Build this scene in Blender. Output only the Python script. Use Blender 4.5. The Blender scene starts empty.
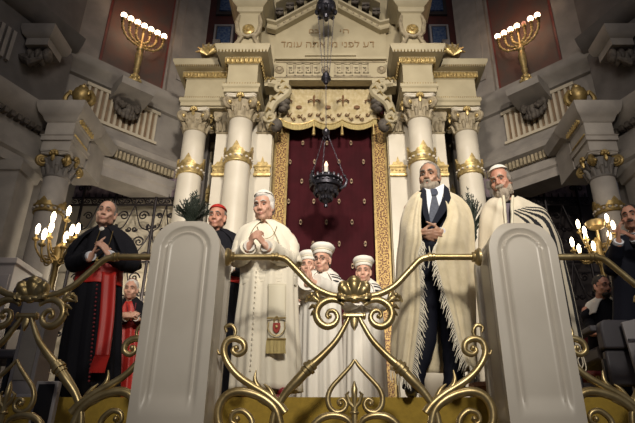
import bpy, math, random
import numpy as np
from mathutils import Vector, Matrix, Euler, noise

random.seed(7)
SC = bpy.context.scene
COL = SC.collection
PI = math.pi

# ------------------------------------------------------------------ camera
F_PX, CXP, CYP = 560.0, 335.0, 211.5          # focal length and principal point (635 x 423 frame)
TILT = math.atan(560.0 / 1210.0)
EZ = 1.6                                       # eye height above the hall floor
cam_d = bpy.data.cameras.new('camera'); cam = bpy.data.objects.new('camera', cam_d); COL.objects.link(cam)
cam_d.sensor_fit = 'HORIZONTAL'; cam_d.sensor_width = 36.0
cam_d.lens = F_PX / 635.0 * 36.0
cam_d.shift_x = (317.5 - CXP) / 635.0
cam.location = (0, 0, EZ); cam.rotation_euler = (PI / 2 + TILT, 0, 0)
cam_d.clip_start = 0.05; cam_d.clip_end = 100
SC.camera = cam

# ------------------------------------------------------------------ light and exposure
SC.view_settings.view_transform = 'Standard'; SC.view_settings.look = 'None'
SC.view_settings.gamma = 1.0; SC.view_settings.use_curve_mapping = False
SC.view_settings.exposure = 0.0
w = bpy.data.worlds.new('world'); SC.world = w; w.use_nodes = True
w.node_tree.nodes['Background'].inputs[0].default_value = (0.72, 0.76, 1.0, 1)
w.node_tree.nodes['Background'].inputs[1].default_value = 0.05

def lamp(name, kind, loc, aim, energy, color, **kw):
    d = bpy.data.lights.new(name, kind); o = bpy.data.objects.new(name, d); COL.objects.link(o)
    o.location = loc
    if aim is not None:
        o.rotation_euler = (Vector(aim) - Vector(loc)).to_track_quat('-Z', 'Y').to_euler()
    d.energy = energy; d.color = color
    for k, v in kw.items(): setattr(d, k, v)
    return o
# television flood lights high in the hall, aimed at the ark and the dais
lamp('flood_light', 'SPOT', (1.6, -4.2, 7.0), (0.15, 6.0, 5.6), 4800, (1.0, 0.91, 0.77), spot_size=math.radians(48), spot_blend=0.95, shadow_soft_size=0.45)
lamp('flood_light', 'SPOT', (-2.4, -4.0, 7.2), (-0.1, 6.5, 6.0), 2200, (1.0, 0.89, 0.74), spot_size=math.radians(46), spot_blend=0.95, shadow_soft_size=0.45)
lamp('flood_light', 'SPOT', (0.9, -5.5, 6.3), (0.2, 4.3, 2.9), 2300, (1.0, 0.93, 0.80), spot_size=math.radians(30), spot_blend=0.9, shadow_soft_size=0.5)
lamp('hall_fill_light', 'AREA', (0.2, 2.2, 9.5), (0.0, 6.0, 4.0), 85, (1.0, 0.90, 0.80), shape='DISK', size=2.6)  # unseen overhead fill, added as a broad source for the gilding to reflect

def ray(px, py):
    u = (px - CXP) / F_PX; v = (CYP - py) / F_PX; c, s = math.cos(TILT), math.sin(TILT)
    return u, c - v * s, s + v * c
def P(px, py, Y):
    r = ray(px, py); k = Y / r[1]
    return Vector((r[0] * k, Y, r[2] * k + EZ))
def ZR(z): return z + EZ                        # heights measured from the eye

# ------------------------------------------------------------------ materials
MATS = {}
def mat(name, col, rough=0.5, metal=0.0, col2=None, scale=6.0, bump=0.0, bscale=40.0, emit=None, estr=0.0, detail=4.0, sheen=0.0, stretch=None, contrast=(0.35, 0.65), spec=None):
    m = bpy.data.materials.new(name); m.use_nodes = True
    nt = m.node_tree; b = nt.nodes['Principled BSDF']
    b.inputs['Base Color'].default_value = (*col, 1)
    b.inputs['Roughness'].default_value = rough; b.inputs['Metallic'].default_value = metal
    if spec is not None: b.inputs['Specular IOR Level'].default_value = spec
    if sheen: b.inputs['Sheen Weight'].default_value = sheen
    tc = None
    if col2 or bump:
        tc = nt.nodes.new('ShaderNodeTexCoord'); mp = nt.nodes.new('ShaderNodeMapping')
        nt.links.new(tc.outputs['Object'], mp.inputs[0])
        if stretch: mp.inputs['Scale'].default_value = stretch
    if col2:
        n = nt.nodes.new('ShaderNodeTexNoise'); n.inputs['Scale'].default_value = scale; n.inputs['Detail'].default_value = detail
        r = nt.nodes.new('ShaderNodeValToRGB'); r.color_ramp.elements[0].color = (*col, 1); r.color_ramp.elements[1].color = (*col2, 1)
        r.color_ramp.elements[0].position, r.color_ramp.elements[1].position = contrast
        nt.links.new(mp.outputs[0], n.inputs['Vector']); nt.links.new(n.outputs[0], r.inputs[0]); nt.links.new(r.outputs[0], b.inputs['Base Color'])
    if bump:
        n2 = nt.nodes.new('ShaderNodeTexNoise'); n2.inputs['Scale'].default_value = bscale; n2.inputs['Detail'].default_value = 3
        bp = nt.nodes.new('ShaderNodeBump'); bp.inputs['Strength'].default_value = bump; bp.inputs['Distance'].default_value = 0.02
        nt.links.new(mp.outputs[0], n2.inputs['Vector']); nt.links.new(n2.outputs[0], bp.inputs['Height']); nt.links.new(bp.outputs[0], b.inputs['Normal'])
    if emit:
        b.inputs['Emission Color'].default_value = (*emit, 1); b.inputs['Emission Strength'].default_value = estr
    MATS[name] = m
    return m
marble = mat('white_marble', (0.58, 0.53, 0.46), 0.36, col2=(0.47, 0.42, 0.355), scale=2.2, detail=8, contrast=(0.3, 0.8), bump=0.02, bscale=8)
colmar = mat('column_marble', (0.66, 0.61, 0.52), 0.35, col2=(0.57, 0.52, 0.43), scale=2.0, detail=7)
cream = mat('cream_stone', (0.41, 0.355, 0.235), 0.6, col2=(0.35, 0.30, 0.195), scale=3.0, bump=0.03)
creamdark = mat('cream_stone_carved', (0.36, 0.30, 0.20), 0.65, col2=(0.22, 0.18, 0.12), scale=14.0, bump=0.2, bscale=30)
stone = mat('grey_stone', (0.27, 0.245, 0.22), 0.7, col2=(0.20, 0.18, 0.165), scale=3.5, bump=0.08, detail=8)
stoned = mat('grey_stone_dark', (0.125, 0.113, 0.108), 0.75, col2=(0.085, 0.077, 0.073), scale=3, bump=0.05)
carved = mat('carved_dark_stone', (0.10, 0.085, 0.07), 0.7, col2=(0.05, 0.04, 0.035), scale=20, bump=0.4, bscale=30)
gold = mat('gilded_bronze', (0.56, 0.44, 0.23), 0.36, 0.8, col2=(0.36, 0.265, 0.12), scale=9, bump=0.05, bscale=30)
goldleaf = mat('gold_leaf', (0.58, 0.44, 0.19), 0.40, 0.6, col2=(0.36, 0.26, 0.11), scale=22, contrast=(.4, .6))
golddark = mat('gold_dark', (0.27, 0.19, 0.07), 0.45, 0.6, col2=(0.16, 0.11, 0.04), scale=16)
iron = mat('black_iron', (0.018, 0.014, 0.016), 0.45, 0.6)
silver = mat('dark_silver', (0.085, 0.08, 0.10), 0.34, 0.8, col2=(0.04, 0.04, 0.05), scale=30)
brownmarble = mat('brown_red_marble', (0.125, 0.056, 0.042), 0.5, col2=(0.085, 0.060, 0.050), scale=4.5, detail=8)
redborder = mat('red_border', (0.17, 0.035, 0.025), 0.5, col2=(0.12, 0.03, 0.025), scale=10)
fluteb = mat('brown_flute', (0.20, 0.13, 0.075), 0.6, col2=(0.15, 0.10, 0.06), scale=6)
darkred = mat('dark_red_wall', (0.09, 0.022, 0.018), 0.6, col2=(0.06, 0.02, 0.018), scale=5)
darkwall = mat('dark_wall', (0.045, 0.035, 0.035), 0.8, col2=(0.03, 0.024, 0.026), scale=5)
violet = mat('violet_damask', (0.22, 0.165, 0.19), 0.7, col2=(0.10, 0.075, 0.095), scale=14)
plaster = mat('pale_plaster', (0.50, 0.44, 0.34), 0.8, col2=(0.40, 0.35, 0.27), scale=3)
bluegl = mat('blue_glass', (0.03, 0.06, 0.16), 0.15, col2=(0.10, 0.14, 0.22), scale=20)
redgl = mat('red_glass', (0.20, 0.02, 0.015), 0.15)
yellow = mat('yellow_carpet', (0.36, 0.235, 0.030), 0.9, col2=(0.30, 0.195, 0.025), scale=30, bump=0.2, bscale=200)
floorm = mat('floor_stone', (0.16, 0.13, 0.11), 0.5, col2=(0.11, 0.09, 0.08), scale=3)
velvet = mat('crimson_velvet', (0.050, 0.0045, 0.009), 0.85, col2=(0.034, 0.003, 0.006), scale=3, sheen=0.05, spec=.2)
starm = mat('gold_embroidery', (0.34, 0.23, 0.14), 0.6, 0.1)
brocade = mat('cream_brocade', (0.50, 0.42, 0.26), 0.65, col2=(0.38, 0.30, 0.15), scale=14)
brownemb = mat('brown_embroidery', (0.15, 0.070, 0.025), 0.7)
fringem = mat('gold_fringe', (0.50, 0.40, 0.17), 0.7, col2=(0.34, 0.26, 0.10), scale=60, stretch=(1, 1, 0.1))
ropew = mat('white_wool', (0.76, 0.70, 0.58), 0.85, bump=0.06, bscale=90, sheen=0.2)
whitec = mat('white_cotton', (0.66, 0.63, 0.58), 0.85, bump=0.05, bscale=60)
silkm = mat('ivory_silk_trim', (0.66, 0.60, 0.46), 0.55)
shawlm = mat('cream_shawl_wool', (0.68, 0.59, 0.42), 0.9, col2=(0.60, 0.51, 0.34), scale=16, bump=0.15, bscale=70, sheen=0.2)
shawlw = mat('ivory_shawl_wool', (0.64, 0.57, 0.45), 0.9, bump=0.08, bscale=60)
blackst = mat('black_stripe', (0.012, 0.012, 0.016), 0.85)
blackc = mat('black_wool', (0.006, 0.006, 0.010), 0.9, bump=0.1, bscale=60, spec=.25)
redsilk = mat('scarlet_silk', (0.44, 0.018, 0.012), 0.5, col2=(0.36, 0.014, 0.010), scale=20, stretch=(1, 1, 0.2))
redpipe = mat('crimson_piping', (0.16, 0.012, 0.02), 0.7)
navy = mat('navy_suit', (0.0045, 0.0055, 0.014), 0.8, bump=0.08, bscale=60, spec=.25)
shirt = mat('white_shirt', (0.66, 0.68, 0.74), 0.7)
tiem = mat('grey_blue_tie', (0.045, 0.055, 0.09), 0.6, col2=(0.025, 0.03, 0.055), scale=60)
tiep = mat('plum_tie', (0.06, 0.035, 0.06), 0.5)
shoeblk = mat('black_leather', (0.012, 0.011, 0.011), 0.3)
shoered = mat('red_leather', (0.22, 0.012, 0.02), 0.4)
skin = mat('skin_fair', (0.56, 0.33, 0.245), 0.5, col2=(0.50, 0.27, 0.195), scale=14)
skinr = mat('skin_ruddy', (0.46, 0.235, 0.165), 0.5, col2=(0.40, 0.18, 0.125), scale=14)
skint = mat('skin_tan', (0.40, 0.23, 0.155), 0.5, col2=(0.34, 0.18, 0.12), scale=14)
lipm = mat('lips', (0.40, 0.175, 0.135), 0.5)
eyew = mat('eye_white', (0.30, 0.25, 0.22), 0.4)
eyed = mat('eye_dark', (0.018, 0.013, 0.010), 0.3)
hairw = mat('white_hair', (0.62, 0.58, 0.54), 0.8, col2=(0.48, 0.45, 0.42), scale=30, stretch=(1, 1, 0.3), bump=0.3, bscale=50)
hairg = mat('grey_hair', (0.20, 0.175, 0.15), 0.8, col2=(0.10, 0.085, 0.075), scale=30, stretch=(1, 1, 0.3), bump=0.3, bscale=50)
hairlg = mat('grizzled_hair', (0.36, 0.30, 0.24), 0.8, col2=(0.20, 0.165, 0.13), scale=40, stretch=(1, 1, 0.3), bump=0.3, bscale=50)
hairb = mat('dark_hair', (0.030, 0.021, 0.016), 0.7, col2=(0.015, 0.011, 0.009), scale=30, bump=0.3, bscale=50)
palmm = mat('dark_palm_leaf', (0.012, 0.020, 0.012), 0.6)
potm = mat('terracotta', (0.16, 0.07, 0.04), 0.7)
greyup = mat('grey_upholstery', (0.055, 0.050, 0.060), 0.5, bump=0.05)
greylt = mat('pale_grey_board', (0.30, 0.28, 0.29), 0.5)
blackp = mat('black_plastic', (0.008, 0.008, 0.010), 0.3)
bulbm = mat('lamp_bulb', (1, 0.9, 0.7), 0.2, emit=(1.0, 0.80, 0.52), estr=9)
bulbg = mat('globe_bulb', (1, 0.9, 0.75), 0.2, emit=(1.0, 0.72, 0.48), estr=9)
flamem = mat('lamp_flame', (1, 0.8, 0.6), 0.3, emit=(1.0, 0.55, 0.35), estr=1.6)
letterm = mat('worn_gilt_lettering', (0.26, 0.175, 0.085), 0.6)
redem = mat('red_stitching', (0.33, 0.03, 0.02), 0.7)

# ------------------------------------------------------------------ object helpers
ORG = {}
def tag(o, label=None, cat=None, group=None, kind=None):
    if label: o['label'] = label
    if cat: o['category'] = cat
    if group: o['group'] = group
    if kind: o['kind'] = kind
    return o
def thing(name, label, cat, loc, group=None):
    o = bpy.data.objects.new(name, None); COL.objects.link(o); o.location = loc; o.empty_display_size = 0.1
    ORG[o] = Vector(loc)
    return tag(o, label, cat, group)
def children(o): return [c for c in bpy.data.objects if c.parent == o]
def copy_tree(o, off=(0, 0, 0), parent=None, top=True):
    c = o.copy(); COL.objects.link(c)
    c.parent = parent
    if top: c.location = Vector(o.location) + Vector(off)
    for ch in children(o): copy_tree(ch, off, c, False)
    ORG[c] = (ORG.get(o, Vector()) + Vector(off))
    return c

def cr(pts, n, closed=False):
    pts = [np.array(p, float) for p in pts]; m = len(pts); out = []
    if m == 2: return [Vector(pts[0] + (pts[1] - pts[0]) * i / (n - 1)) for i in range(n)]
    segs = m if closed else m - 1
    for i in range(n):
        t = i / (n if closed else n - 1) * segs; k = min(int(t), segs - 1); f = t - k
        if closed: a, b, c, d = (pts[(k + j - 1) % m] for j in range(4))
        else:
            b, c = pts[k], pts[k + 1]
            a = pts[k - 1] if k > 0 else 2 * b - c
            d = pts[k + 2] if k + 2 < m else 2 * c - b
        out.append(0.5 * (2 * b + (c - a) * f + (2 * a - 5 * b + 4 * c - d) * f * f + (3 * b - a - 3 * c + d) * f ** 3))
    return [Vector(q) for q in out]

class MB:
    def __init__(self): self.v = []; self.f = []; self.mi = []; self.m = 0
    def add(self, vs, fs):
        b = len(self.v); self.v += [Vector(p) for p in vs]
        for f in fs: self.f.append([b + i for i in f]); self.mi.append(self.m)
    def hexa(self, p):      # 8 points, bottom ring then top ring
        self.add(p, [(3, 2, 1, 0), (4, 5, 6, 7), (0, 1, 5, 4), (1, 2, 6, 5), (2, 3, 7, 6), (3, 0, 4, 7)])
    def box(self, c, s, M=None):
        x, y, z = s[0] / 2, s[1] / 2, s[2] / 2; c = Vector(c)
        p = [Vector(q) for q in ((-x, -y, -z), (x, -y, -z), (x, y, -z), (-x, y, -z), (-x, -y, z), (x, -y, z), (x, y, z), (-x, y, z))]
        if M is not None: p = [M @ q for q in p]
        self.hexa([c + q for q in p])
    def box2(self, x0, x1, y0, y1, z0, z1): self.box(((x0 + x1) / 2, (y0 + y1) / 2, (z0 + z1) / 2), (x1 - x0, y1 - y0, z1 - z0))
    def loft(self, rings, closed=True, cap=True):
        n = len(rings[0]); vs = [p for r in rings for p in r]; fs = []
        for i in range(len(rings) - 1):
            for j in range(n if closed else n - 1):
                a = i * n + j; b = i * n + (j + 1) % n
                fs.append((a, b, b + n, a + n))
        if cap and closed:
            fs.append(tuple(reversed(range(n)))); k = (len(rings) - 1) * n; fs.append(tuple(range(k, k + n)))
        self.add(vs, fs)
    def tube(self, pts, rad, seg=8, closed=False, flat=None):
        pts = [Vector(p) for p in pts]; n = len(pts)
        if not hasattr(rad, '__len__'): rad = [rad] * n
        elif len(rad) != n:
            rr = list(rad); rad = [float(np.interp(i / (n - 1) * (len(rr) - 1), range(len(rr)), rr)) for i in range(n)]
        rings = []; up = None
        for i in range(n):
            t = (pts[(i + 1) % n] - pts[i - 1]) if closed else (pts[min(i + 1, n - 1)] - pts[max(i - 1, 0)])
            if t.length < 1e-9: t = Vector((0, 0, 1))
            t.normalize()
            if up is None: up = t.orthogonal().normalized() if flat is None else Vector(flat)
            a = (up - t * up.dot(t))
            a = a.normalized() if a.length > 1e-6 else t.orthogonal().normalized()
            up = a; b = t.cross(a)
            rings.append([pts[i] + (a * math.cos(2 * PI * k / seg) + b * math.sin(2 * PI * k / seg)) * rad[i] for k in range(seg)])
        if closed: rings.append(rings[0]); self.loft(rings, cap=False)
        else: self.loft(rings)
    def ell(self, c, r, M=None, seg=14, rings=9):
        c = Vector(c)
        if not hasattr(r, '__len__'): r = (r, r, r)
        vs = [(0, 0, -1)]; fs = []
        for i in range(1, rings):
            a = -PI / 2 + PI * i / rings
            for k in range(seg):
                t = 2 * PI * k / seg; vs.append((math.cos(a) * math.cos(t), math.cos(a) * math.sin(t), math.sin(a)))
        vs.append((0, 0, 1)); top = len(vs) - 1
        for k in range(seg):
            fs.append((0, 1 + (k + 1) % seg, 1 + k))
            for i in range(rings - 2):
                a = 1 + i * seg + k; b = 1 + i * seg + (k + 1) % seg
                fs.append((a, b, b + seg, a + seg))
            a = 1 + (rings - 2) * seg
            fs.append((a + k, a + (k + 1) % seg, top))
        q = []
        for p in vs:
            p = Vector((p[0] * r[0], p[1] * r[1], p[2] * r[2]))
            if M is not None: p = M @ p
            q.append(c + p)
        self.add(q, fs)
    def cap(self, a, b, r0, r1, seg=12):
        a, b = Vector(a), Vector(b); d = b - a; L = d.length
        if L < 1e-6: self.ell(a, r0); return
        d /= L; pts = []; rad = []
        for k in range(5):
            t = PI / 2 * k / 4.6; pts.append(a - d * r0 * math.cos(t)); rad.append(max(r0 * math.sin(t), r0 * 0.05))
        for k in range(5):
            t = PI / 2 * (4 - k) / 4.6; pts.append(b + d * r1 * math.cos(t)); rad.append(max(r1 * math.sin(t), r1 * 0.05))
        self.tube(pts, rad, seg)
    def chain(self, pts, rad, seg=12):
        for i in range(len(pts) - 1): self.cap(pts[i], pts[i + 1], rad[i], rad[i + 1], seg)
    def lathe(self, prof, c=(0, 0, 0), seg=24, M=None, cap=True):
        c = Vector(c); rings = []
        for r, z in prof:
            ring = [Vector((r * math.cos(2 * PI * k / seg), r * math.sin(2 * PI * k / seg), z)) for k in range(seg)]
            if M is not None: ring = [M @ p for p in ring]
            rings.append([c + p for p in ring])
        self.loft(rings, cap=cap)
    def rects(self, cx, cy, hw, hd, prof):
        """stacked rectangular block with a moulded profile: list of (outward offset, z)"""
        k = -1 if getattr(self, 'one_sided', False) else 1
        self.loft([[Vector((cx - hw - o, cy - hd - o, z)), Vector((cx + hw + o * k, cy - hd - o, z)), Vector((cx + hw + o * k, cy + hd + o, z)), Vector((cx - hw - o, cy + hd + o, z))] for o, z in prof])
    def prism(self, poly, thick, origin, ux, uy):
        ux, uy = Vector(ux), Vector(uy); nrm = ux.cross(uy).normalized(); o = Vector(origin)
        a = [o + ux * p[0] + uy * p[1] for p in poly]; n = len(a); b = [p + nrm * thick for p in a]
        self.add(a + b, [tuple(reversed(range(n))), tuple(range(n, 2 * n))] + [(i, (i + 1) % n, n + (i + 1) % n, n + i) for i in range(n)])
    def run(self, prof, p0, p1, nrm):
        """moulding: closed profile of (outward, z) swept from p0 to p1"""
        nrm = Vector(nrm); p0 = Vector(p0); p1 = Vector(p1)
        self.loft([[p + nrm * o + Vector((0, 0, z)) for o, z in prof] for p in (p0, p1)])
    def mirror(self, xc):
        for p in self.v: p.x = 2 * xc - p.x
        self.f = [list(reversed(f)) for f in self.f]
        return self
    def shift(self, off):
        off = Vector(off)
        for p in self.v: p += off
        return self
    def build(self, name, mats, parent=None, org=None, angle=35, bevel=0, subsurf=0):
        if not isinstance(mats, (list, tuple)): mats = [mats]
        if parent is not None: o0 = ORG[parent]
        elif org is not None: o0 = Vector(org)
        else: o0 = Vector((0, 0, 0))
        me = bpy.data.meshes.new(name)
        me.from_pydata([tuple(p - o0) for p in self.v], [], self.f)
        for m in mats: me.materials.append(m)
        me.polygons.foreach_set('material_index', self.mi)
        me.polygons.foreach_set('use_smooth', [True] * len(self.f))
        me.validate(); me.update()
        import bmesh
        bm = bmesh.new(); bm.from_mesh(me); bmesh.ops.recalc_face_normals(bm, faces=bm.faces); bm.to_mesh(me); bm.free()
        if angle < 180: me.set_sharp_from_angle(angle=math.radians(angle))
        return link(name, me, parent, o0, bevel, subsurf)
def link(name, me, parent=None, o0=None, bevel=0, subsurf=0):
    o = bpy.data.objects.new(name, me); COL.objects.link(o)
    if parent is not None: o.parent = parent; ORG[o] = ORG[parent]
    else: o.location = o0; ORG[o] = Vector(o0)
    if bevel:
        b = o.modifiers.new('bevel', 'BEVEL'); b.width = bevel; b.segments = 2; b.limit_method = 'ANGLE'; b.angle_limit = math.radians(40)
    if subsurf:
        s = o.modifiers.new('sub', 'SUBSURF'); s.levels = subsurf; s.render_levels = subsurf
    return o
def union(name, mb, voxel, smooth, mats, parent, post=None, pick=None, disp=None):
    """fuse overlapping closed shapes into one continuous surface"""
    o0 = ORG[parent]
    me = bpy.data.meshes.new(name); me.from_pydata([tuple(p - o0) for p in mb.v], [], mb.f); me.update()
    import bmesh
    bm = bmesh.new(); bm.from_mesh(me); bmesh.ops.recalc_face_normals(bm, faces=bm.faces); bm.to_mesh(me); bm.free()
    t = bpy.data.objects.new('tmp', me); COL.objects.link(t)
    r = t.modifiers.new('r', 'REMESH'); r.mode = 'VOXEL'; r.voxel_size = voxel
    if smooth:
        s = t.modifiers.new('s', 'SMOOTH'); s.factor = 0.5; s.iterations = smooth
    dg = bpy.context.evaluated_depsgraph_get(); dg.update()
    new = bpy.data.meshes.new_from_object(t.evaluated_get(dg)); new.name = name
    bpy.data.objects.remove(t); bpy.data.meshes.remove(me)
    if post:
        for vt in new.vertices: vt.co = post(vt.co + o0) - o0
    if not isinstance(mats, (list, tuple)): mats = [mats]
    new.materials.clear()
    for m in mats: new.materials.append(m)
    if pick:
        for p in new.polygons: p.material_index = pick(p.center + o0)
    else:
        new.polygons.foreach_set('material_index', [0] * len(new.polygons))
    new.polygons.foreach_set('use_smooth', [True] * len(new.polygons)); new.update()
    return link(name, new, parent)

def drape(mb, rows, nu, nv, closed=False, thick=0.012, ripple=None, stripe=None):
    """cloth through rows of control points; ripple(u, v) pushes it along its normal; stripe(u, v) gives the material slot"""
    a = [cr(r, nu, closed) for r in rows]
    cols = [cr([a[i][j] for i in range(len(rows))], nv) for j in range(nu)]
    G = np.array(cols).transpose(1, 0, 2)                      # nv x nu x 3
    du = np.gradient(G, axis=1) if not closed else (np.roll(G, -1, 1) - np.roll(G, 1, 1))
    dv = np.gradient(G, axis=0); N = np.cross(du, dv); N /= (np.linalg.norm(N, axis=2, keepdims=True) + 1e-9)
    cen = G.reshape(-1, 3).mean(0)
    if ((G - cen) * N).sum() < 0: N = -N
    if ripple:
        R = np.array([[ripple(j / (nu - 1), i / (nv - 1)) for j in range(nu)] for i in range(nv)])
        G = G + N * R[..., None]
    H = G - N * thick
    n = nv * nu; vs = list(G.reshape(-1, 3)) + list(H.reshape(-1, 3)); base = len(mb.v)
    mb.v += [Vector(p) for p in vs]
    def q(f, m): mb.f.append([base + k for k in f]); mb.mi.append(m)
    W = nu if closed else nu - 1
    for i in range(nv - 1):
        for j in range(W):
            p = i * nu + j; r = i * nu + (j + 1) % nu
            m = stripe((j + 0.5) / W, (i + 0.5) / (nv - 1)) if stripe else mb.m
            q((p, r, r + nu, p + nu), m); q((n + p + nu, n + r + nu, n + r, n + p), m)
    for j in range(W):
        k = (j + 1) % nu; m = mb.m
        q((j, n + j, n + k, k), m); e = (nv - 1) * nu; q((e + j, e + k, n + e + k, n + e + j), m)
    if not closed:
        for i in range(nv - 1):
            p = i * nu; q((p, p + nu, n + p + nu, n + p), mb.m)
            p = i * nu + nu - 1; q((p, n + p, n + p + nu, p + nu), mb.m)
    return G, N
def spiral(c, ux, uy, r0, r1, a0, turns, n=36):
    c = Vector(c); ux, uy = Vector(ux), Vector(uy); out = []
    for i in range(n):
        t = i / (n - 1); r = r0 + (r1 - r0) * t ** 0.8; a = a0 + turns * 2 * PI * t
        out.append(c + ux * (r * math.cos(a)) + uy * (r * math.sin(a)))
    return out
X3, Y3, Z3 = Vector((1, 0, 0)), Vector((0, 1, 0)), Vector((0, 0, 1))
# ================================================================== SETTING
XC = -0.075                                     # the building's axis
DZ = ZR(0.45)                                   # dais floor
_trim = [0]
def struct(name, mb, m, **kw):
    o = mb.build(name, m, None, (0, 0, 0), **kw); o['kind'] = 'structure'; return o
def trim(mb, m, **kw):
    _trim[0] += 1
    return struct('trim_%d' % _trim[0], mb, m, **kw)

mb = MB(); mb.box2(-7, 7, -8, 12, -0.2, 0.0); struct('floor', mb, floorm)
# walls of the apse: each side a slanting wall, a return wall towards the hall and a recess below
WA = Vector((-3.88, 7.5, 0)); WD = Vector((0.724, 0.690, 0)); WN = Vector((0.690, -0.724, 0))
def WL(s, z, off=0): return WA + WD * s + WN * off + Vector((0, 0, ZR(z)))
def wbox(mb, s0, s1, z0, z1, o0, o1):
    mb.hexa([WL(s0, z0, o1), WL(s1, z0, o1), WL(s1, z0, o0), WL(s0, z0, o0), WL(s0, z1, o1), WL(s1, z1, o1), WL(s1, z1, o0), WL(s0, z1, o0)])
def wrun(mb, prof, s0, s1): mb.run([(o, ZR(z)) for o, z in prof], WA + WD * s0, WA + WD * s1, WN)
def side(mb, m): return mb if m > 0 else mb.mirror(XC)

mb = MB(); mb.box2(-3.1, 2.95, 9.2, 9.5, 0, 12.5); struct('wall_back', mb, darkred)
for m in (1, -1):
    sn = 'left' if m > 0 else 'right'
    mb = MB(); wbox(mb, -0.95, 1.75, 4.15, 10.2, -0.35, 0.0); struct('wall_' + sn, side(mb, m), stone)
    # recess below
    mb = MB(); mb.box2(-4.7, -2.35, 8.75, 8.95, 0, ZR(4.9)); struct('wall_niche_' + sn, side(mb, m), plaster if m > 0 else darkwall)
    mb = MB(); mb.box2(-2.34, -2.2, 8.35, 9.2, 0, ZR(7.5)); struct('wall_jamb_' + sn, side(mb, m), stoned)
    # return wall towards the hall
    a, b = Vector((-4.12, 6.98, 0)), Vector((-5.3, 4.4, 0)); d = (b - a).normalized(); nn = Vector((-d.y, d.x, 0))
    if nn.x < 0: nn = -nn
    mb = MB(); q = [a, b, b - nn * 0.3, a - nn * 0.3]
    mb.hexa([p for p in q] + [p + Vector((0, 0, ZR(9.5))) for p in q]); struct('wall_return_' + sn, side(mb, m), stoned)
    mb = MB(); mb.run([(0, ZR(3.70)), (.05, ZR(3.72)), (.05, ZR(3.86)), (.09, ZR(3.90)), (.09, ZR(4.02)), (.02, ZR(4.05)), (.02, ZR(4.35)), (.10, ZR(4.40)), (.2, ZR(4.50)), (.24, ZR(4.62)), (.24, ZR(4.68)), (0, ZR(4.72))], a, b, nn)
    trim(side(mb, m), stone)
    mb = MB()
    for k in range(26):
        p = a + d * (0.1 + k * 0.1); r = p + d * 0.055
        mb.hexa([p + nn * .02 + Vector((0, 0, ZR(4.32))), r + nn * .02 + Vector((0, 0, ZR(4.32))), r + nn * .12 + Vector((0, 0, ZR(4.32))), p + nn * .12 + Vector((0, 0, ZR(4.32))),
                 p + nn * .02 + Vector((0, 0, ZR(4.40))), r + nn * .02 + Vector((0, 0, ZR(4.40))), r + nn * .12 + Vector((0, 0, ZR(4.40))), p + nn * .12 + Vector((0, 0, ZR(4.40)))])
    trim(side(mb, m), carved)
    mb = MB(); mb.run([(0, ZR(5.95)), (.08, ZR(5.98)), (.16, ZR(6.08)), (.2, ZR(6.2)), (0, ZR(6.24))], a, b, nn); trim(side(mb, m), stoned)
    # pilaster on the return wall
    mb = MB(); mb.rects(-4.26, 6.62, .13, .2, [(0, DZ - .45), (0, ZR(3.55)), (.03, ZR(3.57)), (.05, ZR(3.70))]); trim(side(mb, m), stone)
    # mouldings of the slanting wall
    mb = MB()
    wrun(mb, [(0, 4.15), (.10, 4.15), (.10, 4.30), (.13, 4.33), (.13, 4.46), (.05, 4.49), (.05, 4.66), (.17, 4.70), (.20, 4.78), (.13, 4.86), (.05, 4.98), (.02, 5.06), (0, 5.07)], -0.3, 1.72)
    trim(side(mb, m), stone)
    mb = MB()
    for k in range(30):
        s = -0.25 + k * 0.066; wbox(mb, s, s + .038, 4.52, 4.65, .05, .13)
    trim(side(mb, m), creamdark)
    mb = MB(); wbox(mb, -0.16, 1.04, 5.10, 5.67, 0, .02); trim(side(mb, m), fluteb)
    mb = MB()
    for k in range(13):
        s = -0.16 + k * 0.097
        mb.loft([[WL(s - .012, z, .02), WL(s - .006, z, .05), WL(s + .030, z, .05), WL(s + .036, z, .02)] for z in (5.10, 5.67)])
    wbox(mb, -.2, 1.08, 5.06, 5.11, 0, .06); wbox(mb, -.2, 1.08, 5.65, 5.71, 0, .06)
    trim(side(mb, m), plaster)
    mb = MB(); wrun(mb, [(0, 5.74), (.06, 5.76), (.10, 5.84), (.20, 5.90), (.24, 5.96), (.24, 6.06), (.16, 6.09), (.10, 6.14), (0, 6.16)], -0.75, 1.75); trim(side(mb, m), stone)
    # corbel under the candelabrum
    mb = MB(); wrun(mb, [(0, 5.56), (.3, 5.60), (.40, 5.64), (.48, 5.66), (.50, 5.78), (.46, 5.81), (0, 5.83)], 0.18, 0.74); trim(side(mb, m), stone)
    mb = MB()
    for t in np.linspace(-1, 1, 7):
        c = WL(0.46 + t * 0.17, 5.50 - .1 * (1 - t * t), .2 - .05 * abs(t)); mb.ell(c, (.06, .06, .11)); mb.ell(c + Vector((0, 0, -.11)), (.045, .05, .07))
    mb.tube([WL(.28, 5.56, .06), WL(.30, 5.46, .2), WL(.34, 5.38, .28), WL(.38, 5.42, .3)], [.05, .05, .035, .02]); mb.tube([WL(.64, 5.56, .06), WL(.62, 5.46, .2), WL(.58, 5.38, .28), WL(.54, 5.42, .3)], [.05, .05, .035, .02])
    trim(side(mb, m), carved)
    # framed marble field behind the candelabrum
    mb = MB(); wbox(mb, -.10, 1.05, 6.17, 8.7, 0, .02); trim(side(mb, m), redborder)
    mb = MB(); wbox(mb, -.06, 1.01, 6.21, 8.66, .02, .03); trim(side(mb, m), brownmarble)
    mb = MB(); wbox(mb, -.62, -.14, 6.16, 9.8, 0, .10); wbox(mb, 1.10, 1.74, 6.16, 9.8, 0, .10); wbox(mb, 1.24, 1.62, 6.5, 8.4, .10, .12); trim(side(mb, m), stone)
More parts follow.
